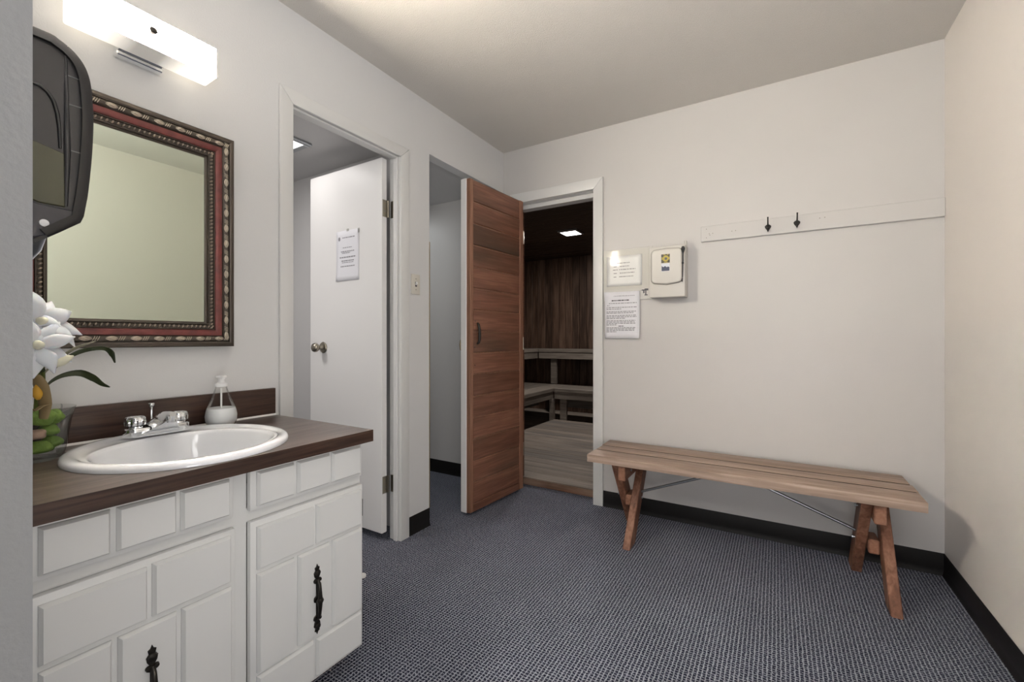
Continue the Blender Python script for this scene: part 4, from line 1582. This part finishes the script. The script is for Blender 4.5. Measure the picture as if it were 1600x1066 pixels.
# ------------------------------------------------------------------ coat hook rail
hr = thing('hook_rail', 'long cream-painted board fixed across the wall for coat hooks', 'rail', (.14, B, 1.62))
obj('board', bx(-.369, R - .001, B - .019, B, 1.630, 1.716, bev=.002), M['wall_back'], hr)
b = bm_new()
for (x, z) in ((-.325, 1.672), (-.307, 1.672), (-.322, 1.664), (-.210, 1.672), (-.192, 1.673), (.188, 1.687), (.209, 1.688), (-.340, 1.650), (-.340, 1.700)):
    lathe(b, [(.0022, 0), (.0022, .0006), (0, .0006)], 8, (x, B - .0197, z), 'Y')
obj('screw_holes', b, simple('hole_dark', (.20, .18, .15), .8), hr, label='empty screw holes of missing hooks')
for k, (x, z, lab) in enumerate(((-.038, 1.673, 'left one of the two dark bronze coat hooks on the cream rail'), (.091, 1.677, 'right one of the two dark bronze coat hooks on the cream rail'))):
    hk = thing('coat_hook', lab, 'coat hook', (x, B - .019, z), group='coat hooks on the rail')
    y0 = B - .019
    b = bm_new()
    prism(b, [(0, -.030), (.005, -.018), (.013, -.006), (.015, .002), (.009, .009), (0, .013), (-.009, .009), (-.015, .002), (-.013, -.006), (-.005, -.018)],
          lambda a, c, d: Vector((x + a, y0 - d, z + c)), 0, .005, .0015, 1)
    obj('back_plate', b, M['bronze'], hk)
    b = bm_new()
    tube(b, [(x, y0 - .004, z + .006), (x, y0 - .024, z + .004), (x, y0 - .042, z + .012), (x, y0 - .050, z + .028), (x, y0 - .053, z + .040)], [.0042, .0036, .0032, .003, .0036], 10)
    obj('upper_prong', b, M['bronze'], hk, 50)
    b = bm_new()
    tube(b, [(x, y0 - .004, z - .012), (x, y0 - .014, z - .026), (x, y0 - .024, z - .027), (x, y0 - .030, z - .016), (x, y0 - .031, z - .010)], [.0038, .0034, .0032, .0032, .0040], 10)
    obj('lower_prong', b, M['bronze'], hk, 50)

# ------------------------------------------------------------------ bench
BZ = .45
M['joint_shade'] = simple('joint_shade', (.045, .032, .024), .9, 0, .1)  # dark colour standing for the shade in the plank gaps
be = thing('bench', 'weathered wooden bench of three planks on crossed legs against the cream wall', 'bench', (-.19, 2.44, 0))
for k, (y0, y1) in enumerate(((2.242, 2.3715), (2.3855, 2.482), (2.496, 2.636))):
    dx = (0, .003, -.004)[k]
    obj('seat_plank', bx(-.880 + dx, .4955 + dx * .7, y0, y1, BZ - .040, BZ, bev=.0025, seg=2), M['bench_top'], be, 40)

for y0, y1 in ((2.3715, 2.3855), (2.482, 2.496)):  # nearly flush dark strips imitate shaded gaps between the planks
    obj('joint_shade_strip', bx(-.876, .490, y0, y1, BZ - .036, BZ - .0015), M['joint_shade'], be, label='dark strip painting the shade in the joint between planks')


def leg(x0, x1, ya, yb):
    """2x4 leg cut level at the floor and under the seat: centre (ya at z=0) -> (yb at z=.41)"""
    hw = .050
    b_ = bm_new()
    prism(b_, [(ya - hw, 0), (ya + hw, 0), (yb + hw, .41), (yb - hw, .41)], lambda a, z, d: Vector((d, a, z)), x0, x1, .003, 1)
    return b_


for s, off in ((0, 0), (1, -1.054)):
    obj('leg', leg(.298 + off, .337 + off, 2.605, 2.320), M['bench_leg'], be)
    obj('leg', leg(.379 + off, .418 + off, 2.255, 2.560), M['bench_leg'], be)
    obj('cleat', bx(.338 + off, .378 + off, 2.262, 2.618, .328, .410, bev=.004), M['bench_block'], be)
    obj('spacer_block', bx(.338 + off, .378 + off, 2.395, 2.500, .155, .215, bev=.006), M['bench_block'], be)
    for (yy, zz_, e_) in ((2.36, .365, .004), (2.44, .20, .042)):
        b = bm_new()
        lathe(b, [(.0, -.092), (.008, -.090), (.008, -.086), (.0035, -.086), (.0035, e_), (.007, e_), (.007, e_ + .004), (0, e_ + .005)], 8, (.376 + off, yy, zz_), 'X')
        obj('bolt', b, M['steel'], be, 40)
for sgn, (xa, za) in ((1, (.297, .235)), (-1, (-.636, .235))):
    b = bm_new()
    xt = -.19 + sgn * .012
    tube(b, [(xa, 2.430, za), (xa - sgn * .012, 2.430, za + .006), (xt + sgn * .03, 2.430, .402), (xt - sgn * .03, 2.430, .407)], .0065, 10)
    obj('brace_rod', b, M['steel'], be, 50)

# small scrap on the carpet
b = bm_new()
bmesh.ops.create_icosphere(b, subdivisions=2, radius=.012)
for v in b.verts:
    v.co *= 1 + .25 * math.sin(v.co.x * 300 + v.co.z * 200)
    v.co.z *= .9
sc1 = obj('paper_scrap', b, M['caulk'], None, loc=(-1.592, 1.336, .010))
tag(sc1, 'tiny crumpled white scrap on the carpet beyond the vanity', 'scrap')
